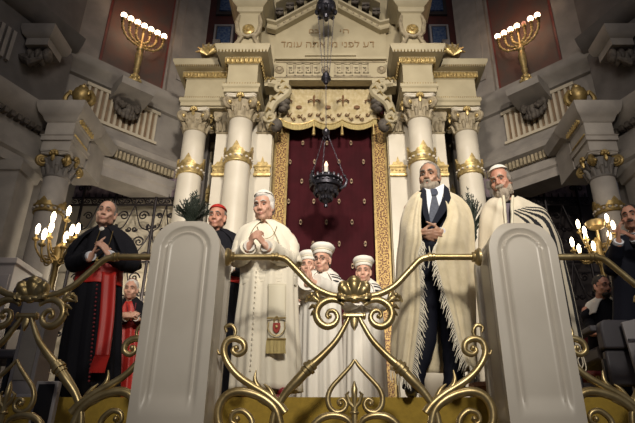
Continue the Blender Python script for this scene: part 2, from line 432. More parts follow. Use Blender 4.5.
    # small windows in the red wall beside the ark
    mb = MB(); mb.box2(-2.56, -2.12, 9.14, 9.2, ZR(7.95), ZR(8.62)); mb.box2(-2.56, -2.12, 9.14, 9.2, ZR(8.9), ZR(10))
    o = struct('window_%d' % (1 if m > 0 else 2), side(mb, m), darkwall)
    for z0, z1, mt in ((8.08, 8.52, bluegl), (8.98, 9.35, bluegl), (9.4, 9.9, redgl)):
        g = MB(); g.box2(-2.48, -2.20, 9.10, 9.139, ZR(z0), ZR(z1)); pane = side(g, m).build('pane', mt, o)
    g = MB()
    for x in (-2.52, -2.16): g.box2(x - .02, x + .02, 9.08, 9.139, ZR(8.04), ZR(8.56))
    g.box2(-2.499, -2.181, 9.08, 9.139, ZR(8.525), ZR(8.56)); g.box2(-2.499, -2.181, 9.08, 9.139, ZR(8.04), ZR(8.075)); side(g, m).build('window_frame', greylt, o)
    # bracket high on the return wall
    p = a + d * .55
    mb = MB(); mb.rects(p.x + .1, p.y - .05, .16, .2, [(0, ZR(5.5)), (0, ZR(5.62)), (.05, ZR(5.66)), (.08, ZR(5.75)), (.08, ZR(5.82)), (0, ZR(5.84))]); trim(side(mb, m), stone)
    mb = MB()
    for k in range(5): mb.ell((p.x + .1 + (k - 2) * .06, p.y - .12, ZR(5.40 - .05 * (k % 2))), (.06, .1, .12))
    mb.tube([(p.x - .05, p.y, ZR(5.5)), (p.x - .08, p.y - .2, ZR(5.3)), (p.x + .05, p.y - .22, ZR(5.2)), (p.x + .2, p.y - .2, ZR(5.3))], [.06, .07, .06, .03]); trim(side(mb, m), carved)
    mb = MB()
    for k in range(5):
        q0 = a + d * (0.95 + k * .09); r0 = q0 + d * .05
        mb.hexa([v + Vector((0, 0, ZR(z))) for z in (5.1, 5.6) for v in (q0, r0, r0 + nn * .05, q0 + nn * .05)])
    trim(side(mb, m), stone)

# ================================================================== COLUMNS
def crown(mb, c, r, z0, z1, peak, npk, face):
    """gilded diadem round a shaft: a belt whose upper edge rises to leafy points"""
    seg = 72; rings = []
    def ztop(a):
        v = z1 - .02
        for k in range(npk):
            d = (a - face - k * 2 * PI / npk + PI) % (2 * PI) - PI; d = abs(d)
            if d < .55: v = max(v, z1 + (peak - z1) * max(0, 1 - d / .32) ** 0.8, z1 + .03 * (1 if .30 < d < .45 else 0))
        return v
    for off, zf in ((0, 0), (.02, 0), (.028, .08), (.018, .2), (.018, .8), (.03, .9), (.03, 1.0)):
        rings.append([Vector((c[0] + (r + off) * math.cos(2 * PI * k / seg), c[1] + (r + off) * math.sin(2 * PI * k / seg), z0 + (z1 - .02 - z0) * zf)) for k in range(seg)])
    rings.append([Vector((c[0] + (r + .035) * math.cos(2 * PI * k / seg), c[1] + (r + .035) * math.sin(2 * PI * k / seg), ztop(2 * PI * k / seg))) for k in range(seg)])
    rings.append([Vector((c[0] + (r + .003) * math.cos(2 * PI * k / seg), c[1] + (r + .003) * math.sin(2 * PI * k / seg), ztop(2 * PI * k / seg))) for k in range(seg)])
    mb.loft(rings, cap=False)
def column(x, y, r, zt, z0, label, dim=False, group=None, crownz=(4.12, 4.30, 4.45)):
    t = thing('column', label, 'column', (x, y, z0), group)
    ch = .40 * r / .19
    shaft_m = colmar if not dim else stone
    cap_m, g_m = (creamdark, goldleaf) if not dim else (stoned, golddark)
    mb = MB(); mb.lathe([(r * 1.5, z0), (r * 1.5, z0 + .12), (r * 1.3, z0 + .13), (r * 1.42, z0 + .19), (r * 1.2, z0 + .25), (r * 1.28, z0 + .30), (r * 1.08, z0 + .34)], (x, y, 0), 40); mb.build('base', shaft_m, t)
    H = zt - ch; prof = []
    for k in range(13):
        f = k / 12; prof.append((r * (1.08 - .13 * f ** 1.6), z0 + .34 + (H - z0 - .34) * f))
    mb = MB(); mb.lathe(prof, (x, y, 0), 40); mb.build('shaft', shaft_m, t, angle=180)
    # capital: bell with two rows of leaves, echinus, corner volutes and abacus
    mb = MB(); rt = r * .95
    mb.lathe([(rt, H), (rt * 1.08, H + .015), (rt * 1.08, H + .03), (rt, H + .04), (rt * 1.02, H + ch * .4), (rt * 1.15, H + ch * .6), (rt * 1.25, H + ch * .78)], (x, y, 0), 32)
    for row, (zz, hh, nn2) in enumerate(((H + .03, ch * .34, 10), (H + .05 + ch * .22, ch * .34, 10))):
        for k in range(nn2):
            a = 2 * PI * (k + .5 * row) / nn2; u = Vector((math.cos(a), math.sin(a), 0)); b0 = Vector((x, y, zz)) + u * rt
            mb.tube([b0, b0 + Z3 * hh * .5 + u * .012, b0 + Z3 * hh * .9 + u * .035, b0 + Z3 * hh + u * .06, b0 + Z3 * hh * .86 + u * .07], [.02, .032, .03, .022, .008], 6)
    cap = mb.build('capital', cap_m, t, angle=50)
    mb = MB(); az = zt - .055; hw = r * 1.30; ring = []
    for k in range(4):
        a = PI / 4 + k * PI / 2
        for f in (-1, 1):
            ring.append(Vector((math.cos(a + f * .08), math.sin(a + f * .08), 0)) * hw * 1.30)
        am = a + PI / 4
        for f in (-.35, 0, .35): ring.append(Vector((math.cos(am + f), math.sin(am + f), 0)) * hw * (.96 + .25 * f * f))
    mb.loft([[Vector((x, y, az + dz)) + p * s for p in ring] for dz, s in ((0, .9), (.012, .97), (.03, .94), (.042, 1.0), (.055, 1.0))]); mb.build('abacus', shaft_m, cap)
    vr = r * .44
    for k in range(4):
        a = PI / 4 + k * PI / 2; u = Vector((math.cos(a), math.sin(a), 0)); c = Vector((x, y, zt - .065 - vr)) + u * r * 1.40; wv = u.cross(Z3)
        mb = MB()
        for wq, fo in ((.0, 1.0),):
            mb.tube(spiral(c, -u, Z3, vr, vr * .18, PI / 2, 1.7, 30), [vr * .36] * 26 + [vr * .3] * 4, 8)
            mb.ell(c, vr * .34); mb.tube([c + Z3 * vr, c + Z3 * vr * 1.05 - u * r * .5, Vector((x, y, zt - .1)) + u * r * .75], [vr * .36, vr * .33, vr * .25], 8)
            mb.tube([c - wv * vr * .55, c + wv * vr * .55], vr * .7, 12)
        mb.build('volute', cap_m if not dim else g_m, cap); mb = MB(); mb.ell(c + wv * vr * .5, vr * .42); mb.ell(c - wv * vr * .5, vr * .42); mb.build('volute_eye', g_m, cap)
    mb = MB()
    for k in range(4):
        a = k * PI / 2; u = Vector((math.cos(a), math.sin(a), 0)); c = Vector((x, y, zt - .05)) + u * r * 1.28
        for j in range(5):
            aa = PI * j / 4; mb.ell(c + (u.cross(Z3) * math.cos(aa) + Z3 * math.sin(aa)) * .04, (.028, .028, .028), seg=8, rings=6)
        mb.ell(c + u * .02, .025, seg=8, rings=6); mb.tube([c - Z3 * .02, c - Z3 * .07, c - Z3 * .11], [.02, .03, .01], 6)
    mb.build('fleuron', g_m, cap)
    # gilded diadem
    if crownz:
        ca, cb, cc = (ZR(q) for q in crownz); f = (ca - z0) / (H - z0); rr = r * (1.08 - .13 * f ** 1.6)
        mb = MB(); crown(mb, (x, y), rr, ca, cb, cc, 4, -PI / 2); cw = mb.build('diadem', g_m, t, angle=60)
        mb = MB()
        for k in range(16):
            a = 2 * PI * k / 16; u = Vector((math.cos(a), math.sin(a), 0)); mb.ell(Vector((x, y, (ca + cb) / 2)) + u * (rr + .022), (.024, .024, .018), seg=8, rings=6)
        mb.build('boss_row', shaft_m, cw)
    return t
ZT = ZR(5.28)
column(XC - 1.38, 7.3, .19, ZT, DZ, 'thick cream column with gilded diadem just left of the curtain, behind the man in white cape')
column(XC + 1.38, 7.3, .19, ZT, DZ, 'thick cream column with gilded diadem just right of the curtain, behind the grey-bearded man in suit')
column(XC - 2.18, 7.66, .185, ZT, DZ, 'outer cream column of the ark on the left, behind the dark palm and marble post')
column(XC + 2.18, 7.66, .185, ZT, DZ, 'outer cream column of the ark on the right, between the two bearded men')
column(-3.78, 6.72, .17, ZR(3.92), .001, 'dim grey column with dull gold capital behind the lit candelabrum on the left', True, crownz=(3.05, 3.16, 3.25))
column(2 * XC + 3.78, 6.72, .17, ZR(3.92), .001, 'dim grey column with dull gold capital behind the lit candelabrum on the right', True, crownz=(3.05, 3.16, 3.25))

def goldrow(mb, x0, x1, y, z0, z1, n, ax='x'):
    for k in range(n):
        c = x0 + (x1 - x0) * (k + .5) / n; w2 = abs(x1 - x0) / n * .42
        p = Vector((c, y, (z0 + z1) / 2)) if ax == 'x' else Vector((y, c, (z0 + z1) / 2))
        r = (w2, .03, (z1 - z0) / 2) if ax == 'x' else (.03, w2, (z1 - z0) / 2)
        mb.ell(p, r, seg=8, rings=6)
        q = p + (Vector((w2 * 1.15, -.01, .01)) if ax == 'x' else Vector((-.01, w2 * 1.15, .01)))
        mb.ell(q, (.012, .012, (z1 - z0) * .45), seg=6, rings=4)
for m in (1, -1):
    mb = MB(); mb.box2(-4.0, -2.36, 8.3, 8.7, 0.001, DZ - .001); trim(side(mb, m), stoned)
    sn = 'left' if m > 0 else 'right'
    # inner block over the thick column
    for cx, hw, cy, hd, lab in ((-1.455, .235, 7.55, .45, 'projecting moulded entablature block over the thick column beside the curtain, %s of the inscription'), (-2.08, .365, 7.80, .34, 'lower set-back entablature block over the outer column, %s end of the ark')):
        xx = cx if m > 0 else 2 * XC - cx
        t = thing('entablature_block', lab % sn, 'entablature', (xx, cy, ZR(5.28)))
        yo = cy - hd
        x0, x1 = cx - hw, cx + hw
        mb = MB(); mb.one_sided = hw > .3; mb.rects(cx, cy, hw, hd, [(0, ZR(5.282)), (.0, ZR(5.30)), (.035, ZR(5.31)), (.035, ZR(5.37)), (.06, ZR(5.40)), (.06, ZR(5.45)), (.0, ZR(5.48)), (0, ZR(5.85)), (.02, ZR(5.86)), (.055, ZR(5.97)), (.16, ZR(5.985)), (.17, ZR(6.02)), (.20, ZR(6.08)), (.20, ZR(6.12)), (.17, ZR(6.13))])
        blk = mb; mb = MB(); mb.rects(cx, cy, hw, hd, []) if False else None; xe = x1 + .05 if hw < .3 else x1 - .06; mb.box2(x0 - .055, xe, yo - .05, yo - .021, ZR(5.862), ZR(5.972)); goldrow(mb, x0 - .05, xe, yo - .045, ZR(5.865), ZR(5.97), int(hw * 36)); hw > .3 or goldrow(mb, yo, cy + hd * .4, x1 + .045, ZR(5.865), ZR(5.97), 9, 'y'); goldrow(mb, yo, cy + hd * .4, x0 - .045, ZR(5.865), ZR(5.97), 9, 'y')
        side(mb, m).build('gilded_frieze', goldleaf, t)
        mb = blk; mb.m = 1; n = int(hw * 60)
        for k in range(n): mb.ell((x0 - .05 + (xe - x0 + .05) * (k + .5) / n, yo - .055, ZR(5.455)), .012, seg=6, rings=4)
        n = int(hw * 66)
        for k in range(n): mb.box((x0 - .16 + (xe - x0 + .05 + (.22 if hw < .3 else 0)) * (k + .5) / n, yo - .165, ZR(6.0)), (.018, .03, .03))
        side(mb, m).build('block', [cream, golddark], t)
    # scrolled pedestal standing on the inner block
    cx = -1.43
    t = thing('scroll_pedestal', 'cream pedestal with gilded scroll roundel on top of the %s inner entablature block' % sn, 'pedestal', (cx if m > 0 else 2 * XC - cx, 7.4, ZR(6.13)))
    mb = MB(); mb.rects(cx, 7.3, .17, .15, [(.07, ZR(6.135)), (.07, ZR(6.21)), (.03, ZR(6.24)), (0, ZR(6.27)), (0, ZR(6.98)), (.03, ZR(7.0))]); side(mb, m).build('body', cream, t)
    mb = MB(); mb.lathe([(.10, 0), (.10, .03), (.075, .045), (.06, .03), (.05, .03), (.03, .06), (0.001, .065)], (cx, 7.15, ZR(6.62)), 24, Matrix.Rotation(PI / 2, 3, 'X')); side(mb, m).build('roundel', goldleaf, t)
    mb = MB()
    for sx in (-1, 1):
        mb.tube([(cx + sx * .17, 7.13, ZR(6.92)), (cx + sx * .20, 7.11, ZR(6.75)), (cx + sx * .17, 7.12, ZR(6.55)), (cx + sx * .10, 7.12, ZR(6.44)), (cx + sx * .16, 7.12, ZR(6.32)), (cx + sx * .22, 7.12, ZR(6.25))], [.02, .035, .04, .035, .04, .03], 8)
    mb.tube([(cx - .12, 7.11, ZR(6.49)), (cx, 7.1, ZR(6.44)), (cx + .12, 7.11, ZR(6.49))], .03, 8); side(mb, m).build('scroll', creamdark, t)
    mb = MB(); mb.rects(cx, 7.32, .17, .15, [(.03, ZR(7.0)), (.05, ZR(7.03)), (.05, ZR(7.10)), (.12, ZR(7.16)), (.16, ZR(7.24)), (.2, ZR(7.26)), (.2, ZR(7.42)), (.16, ZR(7.44))]); side(mb, m).build('cornice', cream, t)
    # gilded shell urn on the outer block
    cx = -2.12
    t = thing('urn', 'small gilded shell urn on the outer entablature block, %s of the inscription' % sn, 'urn', (cx if m > 0 else 2 * XC - cx, 7.5, ZR(6.13)))
    mb = MB(); mb.lathe([(.09, ZR(6.132)), (.09, ZR(6.17)), (.05, ZR(6.20)), (.05, ZR(6.25)), (.13, ZR(6.33)), (.17, ZR(6.42)), (.15, ZR(6.50)), (.07, ZR(6.54)), (.03, ZR(6.60)), (.001, ZR(6.62))], (cx, 7.5, 0), 20); side(mb, m).build('body', creamdark, t)
    mb = MB()
    for k in range(7):
        a = PI * (k / 6); mb.tube([(cx, 7.36, ZR(6.27)), (cx + .12 * math.cos(a), 7.33, ZR(6.33) + .08 * math.sin(a)), (cx + .2 * math.cos(a), 7.36, ZR(6.34) + .19 * math.sin(a))], [.015, .03, .012], 6)
    side(mb, m).build('shell', goldleaf, t)
    # pilasters behind the columns
    mb = MB(); mb.rects(-1.455, 7.83, .45, .2, [(0, DZ), (0, ZR(5.28))]); mb.rects(-2.16, 8.75, .12, .2, [(0, DZ), (0, ZR(5.28))]); trim(side(mb, m), colmar)
    for x0, x1, y in ((-1.9, -1.64, 7.62), (-1.25, -1.01, 7.62), (-2.275, -2.05, 8.54)):
        mb = MB(); mb.rects((x0 + x1) / 2, y - .012, (x1 - x0) / 2, .008, [(0, ZR(4.12)), (.012, ZR(4.14)), (.012, ZR(4.17)), (0, ZR(4.18)), (0, ZR(4.27)), (.015, ZR(4.28)), (.015, ZR(4.31))])
        c = (x0 + x1) / 2; mb.prism([(-.1, 0), (.1, 0), (.07, .06), (.03, .06), (0, .16), (-.03, .06), (-.07, .06)], .02, (c, y - .005, ZR(4.31)), X3, Z3)
        for k in range(4): mb.ell((x0 + (x1 - x0) * (k + .5) / 4, y - .02, ZR(4.225)), (.02, .015, .02), seg=8, rings=6)
        trim(side(mb, m), goldleaf)
        mb = MB(); mb.rects(c, y + .05, (x1 - x0) / 2, .05, [(0, ZR(4.9)), (.02, ZR(4.92)), (0, ZR(4.94)), (.03, ZR(5.15)), (.06, ZR(5.22)), (.06, ZR(5.279))])
        for s in (-1, 1):
            mb.tube(spiral((c + s * (x1 - x0) * .42, y - .04, ZR(5.16)), X3 * s, Z3, .065, .012, PI / 2, -1.6, 24), .022, 6)
        for k in range(3): mb.tube([(c + (k - 1) * .07, y - .01, ZR(4.94)), (c + (k - 1) * .07, y - .04, ZR(5.03)), (c + (k - 1) * .075, y - .07, ZR(5.09)), (c + (k - 1) * .075, y - .075, ZR(5.06))], [.025, .035, .025, .01], 6)
        trim(side(mb, m), creamdark)
    # carved console beside the valance
    mb = MB()
    path = [(-1.10, 7.5, ZR(5.80)), (-1.02, 7.5, ZR(5.80)), (-.86, 7.5, ZR(5.74)), (-.80, 7.5, ZR(5.62)), (-.88, 7.5, ZR(5.52)), (-1.0, 7.5, ZR(5.40)), (-1.06, 7.5, ZR(5.2)), (-1.04, 7.5, ZR(5.02)), (-1.0, 7.5, ZR(4.92))]
    mb.tube(cr(path, 30), list(np.interp(np.linspace(0, 1, 30), [0, .3, .5, 1], [.09, .10, .09, .07])), 10, flat=(0, 1, 0))
    mb.tube(spiral((-.90, 7.42, ZR(5.66)), X3, Z3, .13, .02, PI * .6, -1.6), .03, 8); mb.tube(spiral((-1.03, 7.42, ZR(5.08)), X3, Z3, .10, .02, PI, 1.6), .028, 8)
    mb.box2(-1.16, -.76, 7.46, 7.7, ZR(5.72), ZR(5.84)); trim(side(mb, m), cream)
    mb = MB()
    for k in range(9):
        f = k / 8; q = cr(path, 9)[k]; mb.tube([(q[0] - .04, q[1] - .09, q[2] - .03), (q[0], q[1] - .12, q[2] + .03), (q[0] + .05, q[1] - .1, q[2] + .01)], [.008, .022, .008], 6)
    trim(side(mb, m), goldleaf)
    mb = MB()
    for k in range(6): mb.ell((-.80 - .05 * (k % 2), 7.55, ZR(5.56 - .05 * k)), (.07, .08, .05))
    mb.ell((-.93, 7.5, ZR(4.98)), (.10, .10, .12)); trim(side(mb, m), carved)

for m in (1, -1):
    sn = 'left' if m > 0 else 'right'
    cx, hw, cy, hd = -3.775, .195, 6.74, .24
    t = thing('entablature_block', 'dim moulded entablature block over the grey column at the far %s, gold urn on top' % sn, 'entablature', (cx if m > 0 else 2 * XC - cx, cy, ZR(3.92)))
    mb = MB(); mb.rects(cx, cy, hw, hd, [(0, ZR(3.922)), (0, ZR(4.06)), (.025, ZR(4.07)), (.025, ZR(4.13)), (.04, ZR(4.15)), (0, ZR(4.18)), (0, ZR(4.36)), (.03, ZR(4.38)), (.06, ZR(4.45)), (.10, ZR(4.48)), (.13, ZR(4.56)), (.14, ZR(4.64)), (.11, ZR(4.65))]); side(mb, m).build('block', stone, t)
    mb = MB(); mb.rects(cx, 7.28, hw, .25, [(0, ZR(3.922)), (0, ZR(4.45)), (.09, ZR(4.48)), (.13, ZR(4.64)), (0, ZR(4.65))]); trim(side(mb, m), stone)
    mb = MB()
    for k in range(7):
        f = (k + .5) / 7; p = Vector((cx + hw + .04, cy - hd + .03 + f * hd * 1.8, ZR(4.41))); mb.ell(p, (.02, .045, .035), seg=8, rings=6); mb.tube([p + Vector((.01, -.03, -.02)), p + Vector((.02, 0, .03)), p + Vector((.01, .03, -.02))], .01, 6)
    mb.tube([(cx + hw + .04, cy - hd - .03, ZR(4.15)), (cx + hw + .04, cy + hd * .6, ZR(4.15))], .012, 6)
    side(mb, m).build('gilded_frieze', goldleaf, t)
    ux = cx + .13
    t = thing('urn', 'dull gold urn with curling leaves on the entablature block of the far %s column' % sn, 'urn', (ux if m > 0 else 2 * XC - ux, 6.62, ZR(4.65)))
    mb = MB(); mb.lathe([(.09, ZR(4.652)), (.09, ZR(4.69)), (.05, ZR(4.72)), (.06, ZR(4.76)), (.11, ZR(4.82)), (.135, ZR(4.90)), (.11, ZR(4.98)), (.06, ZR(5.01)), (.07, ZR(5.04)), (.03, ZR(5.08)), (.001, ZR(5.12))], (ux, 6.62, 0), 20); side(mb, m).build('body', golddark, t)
    for s in (-1, 1):
        mb = MB(); mb.tube(cr([(ux + s * .10, 6.6, ZR(4.70)), (ux + s * .19, 6.58, ZR(4.75)), (ux + s * .20, 6.57, ZR(4.84)), (ux + s * .14, 6.56, ZR(4.93)), (ux + s * .12, 6.56, ZR(4.87))], 16), [.03, .04, .034, .028, .014], 8); side(mb, m).build('leaf_scroll', golddark, t)

# body of the ark behind the ornament (leaves the curtain opening free)
mb = MB(); mb.box2(-1.1, -.99, 7.7, 9.19, DZ, ZR(5.9)); mb.box2(.84, .95, 7.7, 9.19, DZ, ZR(5.9)); mb.box2(-1.1, .95, 8.25, 8.4, DZ, ZR(5.9)); mb.box2(-1.1, .95, 7.62, 9.19, ZR(5.9), ZR(6.28)); mb.box2(-1.32, 1.17, 7.62, 9.19, ZR(6.281), ZR(8.4)); trim(mb, cream)

# ------------------------------------------------------------------ frieze with key pattern, inscription and raking cornice
t = thing('key_pattern_frieze', 'cream frieze with greek key pattern and three rosettes above the fringed valance', 'frieze', (XC, 7.5, ZR(5.83)))
mb = MB(); mb.box2(-1.01, .86, 7.46, 7.619, ZR(5.84), ZR(6.27)); mb.box2(-1.01, .86, 7.40, 7.619, ZR(6.23), ZR(6.275)); mb.box2(-.50, .35, 7.37, 7.619, ZR(6.277), ZR(6.33)); mb.m = 1; u = .058; zb = ZR(5.92)
def kbar(xa, za, xb, zb_):
    mb.box2(min(xa, xb) - .010, max(xa, xb) + .010, 7.446, 7.459, min(za, zb_) - .010, max(za, zb_) + .010)
def meander(xs, xe, n):
    c = (xe - xs) / n; h = .062
    for k in range(n):
        x = xs + k * c; q = [(0, 0), (0, 4), (.80, 4), (.80, 1), (.30, 1), (.30, 2.6), (.52, 2.6), (.52, 1.9)]
        for (a, b), (a2, b2) in zip(q, q[1:]): kbar(x + a * c, zb + b * h, x + a2 * c, zb + b2 * h)
        kbar(x, zb, x + c, zb)
meander(-.80, -.235, 4); meander(.0, .58, 4)
kbar(-.98, ZR(5.89), .83, ZR(5.89)); kbar(-.98, ZR(6.205), .83, ZR(6.205))
mb.build('slab', [cream, creamdark], t)
for x in (-.92, XC - .08, .77):
    mb = MB(); mb.lathe([(.075, 0), (.075, .02), (.055, .04), (.045, .025), (.03, .05), (.001, .055)], (x, 7.46, ZR(6.04)), 16, Matrix.Rotation(PI / 2, 3, 'X')); mb.build('rosette', creamdark, t)

t = thing('inscribed_pediment', 'cream pediment with faded hebrew inscription under a raking cornice', 'pediment', (XC, 7.6, ZR(6.28)))
mb = MB(); mb.box2(-1.04, .89, 7.58, 7.619, ZR(6.335), ZR(7.7)); mb.build('field', cream, t)
def PX(px, py): return P(px, py, 7.5)
for s in (-1, 1):
    pts = [PX(267, 26), PX(276, 28), PX(317, 6)] if s < 0 else [PX(389, 26), PX(380, 28), PX(338, 6)]
    mb = MB()
    for a, b in ((pts[0], pts[1]), (pts[1], pts[2])):
        d = (b - a).normalized()
        up = Vector((0, 0, 1))
        prof = [(-.075, 0), (-.075, .12), (-.05, .14), (-.03, .10), (.04, .10), (.06, .16), (.09, .17), (.09, 0)]
        mb.loft([[p + up * q + Vector((0, .08 - o, 0)) for q, o in prof] for p in (a, b)])
    mb.m = 1
    for k in range(7):
        f = (k + .5) / 7; p = pts[1] + (pts[2] - pts[1]) * f; mb.lathe([(.03, 0), (.025, .02), (.001, .025)], p + Vector((0, -.02, 0)), 10, Matrix.Rotation(PI / 2, 3, 'X'))
    mb.build('raking_cornice', [cream, creamdark], t)
    mb = MB()
    for k in range(4):
        f = (k + .35) / 4; p = pts[1] + (pts[2] - pts[1]) * f + Vector((0, -.08, .20))
        mb.box(p + Vector((0, .05, .06)), (.13, .22, .05)); mb.tube([p + Vector((-.05, 0, .03)), p + Vector((-.05, -.05, -.02)), p + Vector((0, -.06, -.06)), p + Vector((.05, -.05, -.02)), p + Vector((.05, 0, .03))], .025, 6); mb.ell(p, (.05, .06, .045))
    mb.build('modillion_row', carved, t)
    a, b = pts[1] + Vector((-.0, 0, .36)), pts[2] + Vector((0, 0, .36))
    mb = MB(); mb.loft([[p + Vector((0, o, q)) for o, q in ((.08, 0), (-.22, 0), (-.26, .06), (-.26, .14), (.08, .16))] for p in (a, b)]); mb.build('upper_cornice', cream, t)
def hebrew(txt, px0, px1, py, size, mt, nm):
    cu = bpy.data.curves.new(nm, 'FONT'); cu.body = txt; cu.size = size; cu.extrude = .006; cu.align_x = 'CENTER'
    tmp = bpy.data.objects.new('tmp', cu); COL.objects.link(tmp)
    dg = bpy.context.evaluated_depsgraph_get(); dg.update(); me = bpy.data.meshes.new_from_object(tmp.evaluated_get(dg)); bpy.data.objects.remove(tmp)
    xs = [v.co.x for v in me.vertices] or [0, 1]; ys = [v.co.y for v in me.vertices] or [0]
    a, b = P(px0, py, 7.57), P(px1, py, 7.57); k = (b.x - a.x) / (max(xs) - min(xs)); c = (max(xs) + min(xs)) / 2; base = min(ys)
    for v in me.vertices: v.co = Vector(((a.x + b.x) / 2 + (v.co.x - c) * k, 7.572 - v.co.z, a.z + (v.co.y - base) * min(k, 1.15))) - ORG[t]
    me.materials.clear(); me.materials.append(mt); link(nm, me, t)
hebrew('מוע התא ימ ינפל ע', 286.5, 369, 47, .17, letterm, 'inscription')
for px in (283.2, 372.2):                      # the two square-cornered letters at the ends of the line
    c = P(px, 47, 7.57); mb = MB(); h_ = P(px, 41.6, 7.57).z - c.z
    mb.box2(c.x - .036, c.x + .036, 7.563, 7.579, c.z + h_ - .02, c.z + h_); mb.box2(c.x + .010, c.x + .026, 7.563, 7.579, c.z, c.z + h_ - .0201)
    mb.build('inscription', letterm, t)
hebrew('םב', 309, 319, 33, .12, letterm, 'inscription')
hebrew('יה', 340, 349, 33, .12, letterm, 'inscription')

# ------------------------------------------------------------------ curtain, border strips, valance
t = thing('ark_curtain', 'tall crimson velvet curtain sprinkled with small gold motifs behind the hanging lamp', 'curtain', (XC - .03, 8.0, DZ))
mb = MB(); rows = []
for z in (DZ + .02, ZR(2), ZR(4), ZR(5.85)):
    rows.append([(-.985 + 1.82 * k / 24, 8.03 + (.006 if k % 2 else -.006), z) for k in range(25)])
rows.reverse(); drape(mb, rows, 120, 12, thick=.01); mb.m = 1
r = 0; z = 4.95
while z > .7:
    for k in range(-3, 4):
        x = -.135 + (k + (.5 if r % 2 else 0)) * .40
        if -.80 < x < .62:
            for a0 in range(4):
                a = a0 * PI / 2; L = .048 if a0 % 2 else .024
                mb.prism([(0, -.012), (L * .5, -.02), (L, 0), (L * .5, .02), (0, .012)], .012, (x, 7.985, ZR(z)), Vector((math.cos(a), 0, math.sin(a))), Vector((-math.sin(a), 0, math.cos(a))))
    z -= .36; r += 1
mb.build('cloth', [velvet, starm], t, angle=50)
bm_ = mat('brocade_strip', (0.42, 0.28, 0.09), 0.55, 0.35, col2=(0.10, 0.035, 0.015), scale=42, detail=1, contrast=(.46, .54))
for m in (1, -1):
    t = thing('border_strip', 'gold and brown brocade strip framing the %s edge of the crimson curtain' % ('left' if m > 0 else 'right'), 'border', (-.87 if m > 0 else 2 * XC + .87, 7.86, DZ))
    mb = MB(); mb.box2(-.955, -.79, 7.86, 7.9, DZ + .001, ZR(5.45)); side(mb, m).build('brocade', bm_, t)
    for x0, x1 in ((-.989, -.955), (-.79, -.755)):
        mb = MB(); mb.box2(x0, x1, 7.845, 7.9, DZ + .001, ZR(5.45)); side(mb, m).build('edge_band', golddark, t)
t = thing('valance', 'cream and gold scalloped valance with fringe and brown embroidery over the curtain', 'valance', (XC, 7.72, ZR(5.0)))
VX = [P(283, 125, 7.72).x - .02, P(314, 125, 7.72).x, P(342, 125, 7.72).x, P(372, 125, 7.72).x + .02]
def vbot(x):
    for a, b in zip(VX, VX[1:]):
        if a <= x <= b: f = (x - a) / (b - a); return ZR(5.12) - .10 * math.sin(PI * f) ** .7
    return ZR(5.12)
mb = MB(); N = 90; x0, x1 = VX[0] - .06, VX[3] + .06
G = []
for i in range(N + 1):
    x = x0 + (x1 - x0) * i / N; zb = vbot(x) + .09; yy = 7.72 + .005 * math.sin(i * .9)
    G.append([(x, yy - (.02 if k in (1, 2) else 0), zb + (ZR(5.86) - zb) * k / 5) for k in range(6)])
drape(mb, [list(c) for c in zip(*G)][::-1], 120, 14, thick=.012); vcl = mb; mb = MB()
for i in range(150):
    x = x0 + (x1 - x0) * (i + .5) / 150; zb = vbot(x); mb.box2(x - .0045, x + .0045, 7.69, 7.705, zb, zb + .10)
mb.build('fringe', fringem, t)
mb = MB(); pts = [(x0 + (x1 - x0) * i / 80, 7.69, vbot(x0 + (x1 - x0) * i / 80) + .105) for i in range(81)]; mb.tube(pts, .013, 6); mb.build('braid', goldleaf, t)
for x in VX:
    mb = MB(); mb.lathe([(.002, ZR(5.12)), (.018, ZR(5.11)), (.02, ZR(5.07)), (.012, ZR(5.05)), (.024, ZR(4.99)), (.028, ZR(4.90)), (.001, ZR(4.89))], (x, 7.66, 0), 10); mb.build('tassel', goldleaf, t)
mb = vcl; mb.m = 1
def motif(px, py):
    c = P(px, py, 7.675)
    mb.tube([c - Z3 * .10, c + Z3 * .05], [.008, .016], 6, flat=(0, 1, 0)); mb.ell(c + Z3 * .08, (.02, .008, .04))
    for s in (-1, 1):
        mb.tube([c + X3 * s * .0, c + X3 * s * .05 + Z3 * .03, c + X3 * s * .10 + Z3 * .0, c + X3 * s * .08 - Z3 * .03], [.008, .014, .014, .006], 6)
for px in (286, 314, 343, 371): motif(px, 101)
for a, b in ((286, 312), (315, 341), (344, 370)):
    for k in range(5):
        c = P(a + (b - a) * (k + .5) / 5, 115 + (2 if k % 2 else -1) + 2 * math.sin(PI * (k + .5) / 5), 7.675)
        sg_ = 1 if k % 2 else -1; mb.tube(spiral(c + X3 * .0, X3 * sg_, Z3, .034, .008, PI, 1.2 , 16), [.009, .007, .005], 6); mb.tube(cr([c + X3 * sg_ * -.034, c + Vector((-.045 * sg_, 0, .025)), c + Vector((-.06 * sg_, 0, .03))], 6), [.008, .004], 6)
    c = P((a + b) / 2, 107, 7.675)
    mb.ell(c, (.05, .008, .035))
mb.build('cloth', [brocade, brownemb], t, angle=60)

# ------------------------------------------------------------------ dais and lower step
t = thing('dais', 'raised dais with yellow carpet running down its front edge', 'platform', (0, 6, 0))
mb = MB(); mb.box2(-3.3, 3.2, 3.99, 8.28, 0.001, DZ - .02); mb.build('base', floorm, t)
mb = MB(); mb.box2(-2.3, 2.7, 3.955, 3.989, 0.90, DZ - .019); mb.box2(-2.3, 2.7, 3.955, 6.9, DZ - .019, DZ); mb.build('carpet', yellow, t)
t = thing('plinth_step', 'low stone step carrying the marble posts and gilded railing', 'step', (0, 3.4, 0))
mb = MB(); mb.box2(-4.0, 4.5, 2.9, 3.95, 0.001, 0.9); mb.build('slab', marble, t, bevel=.02)
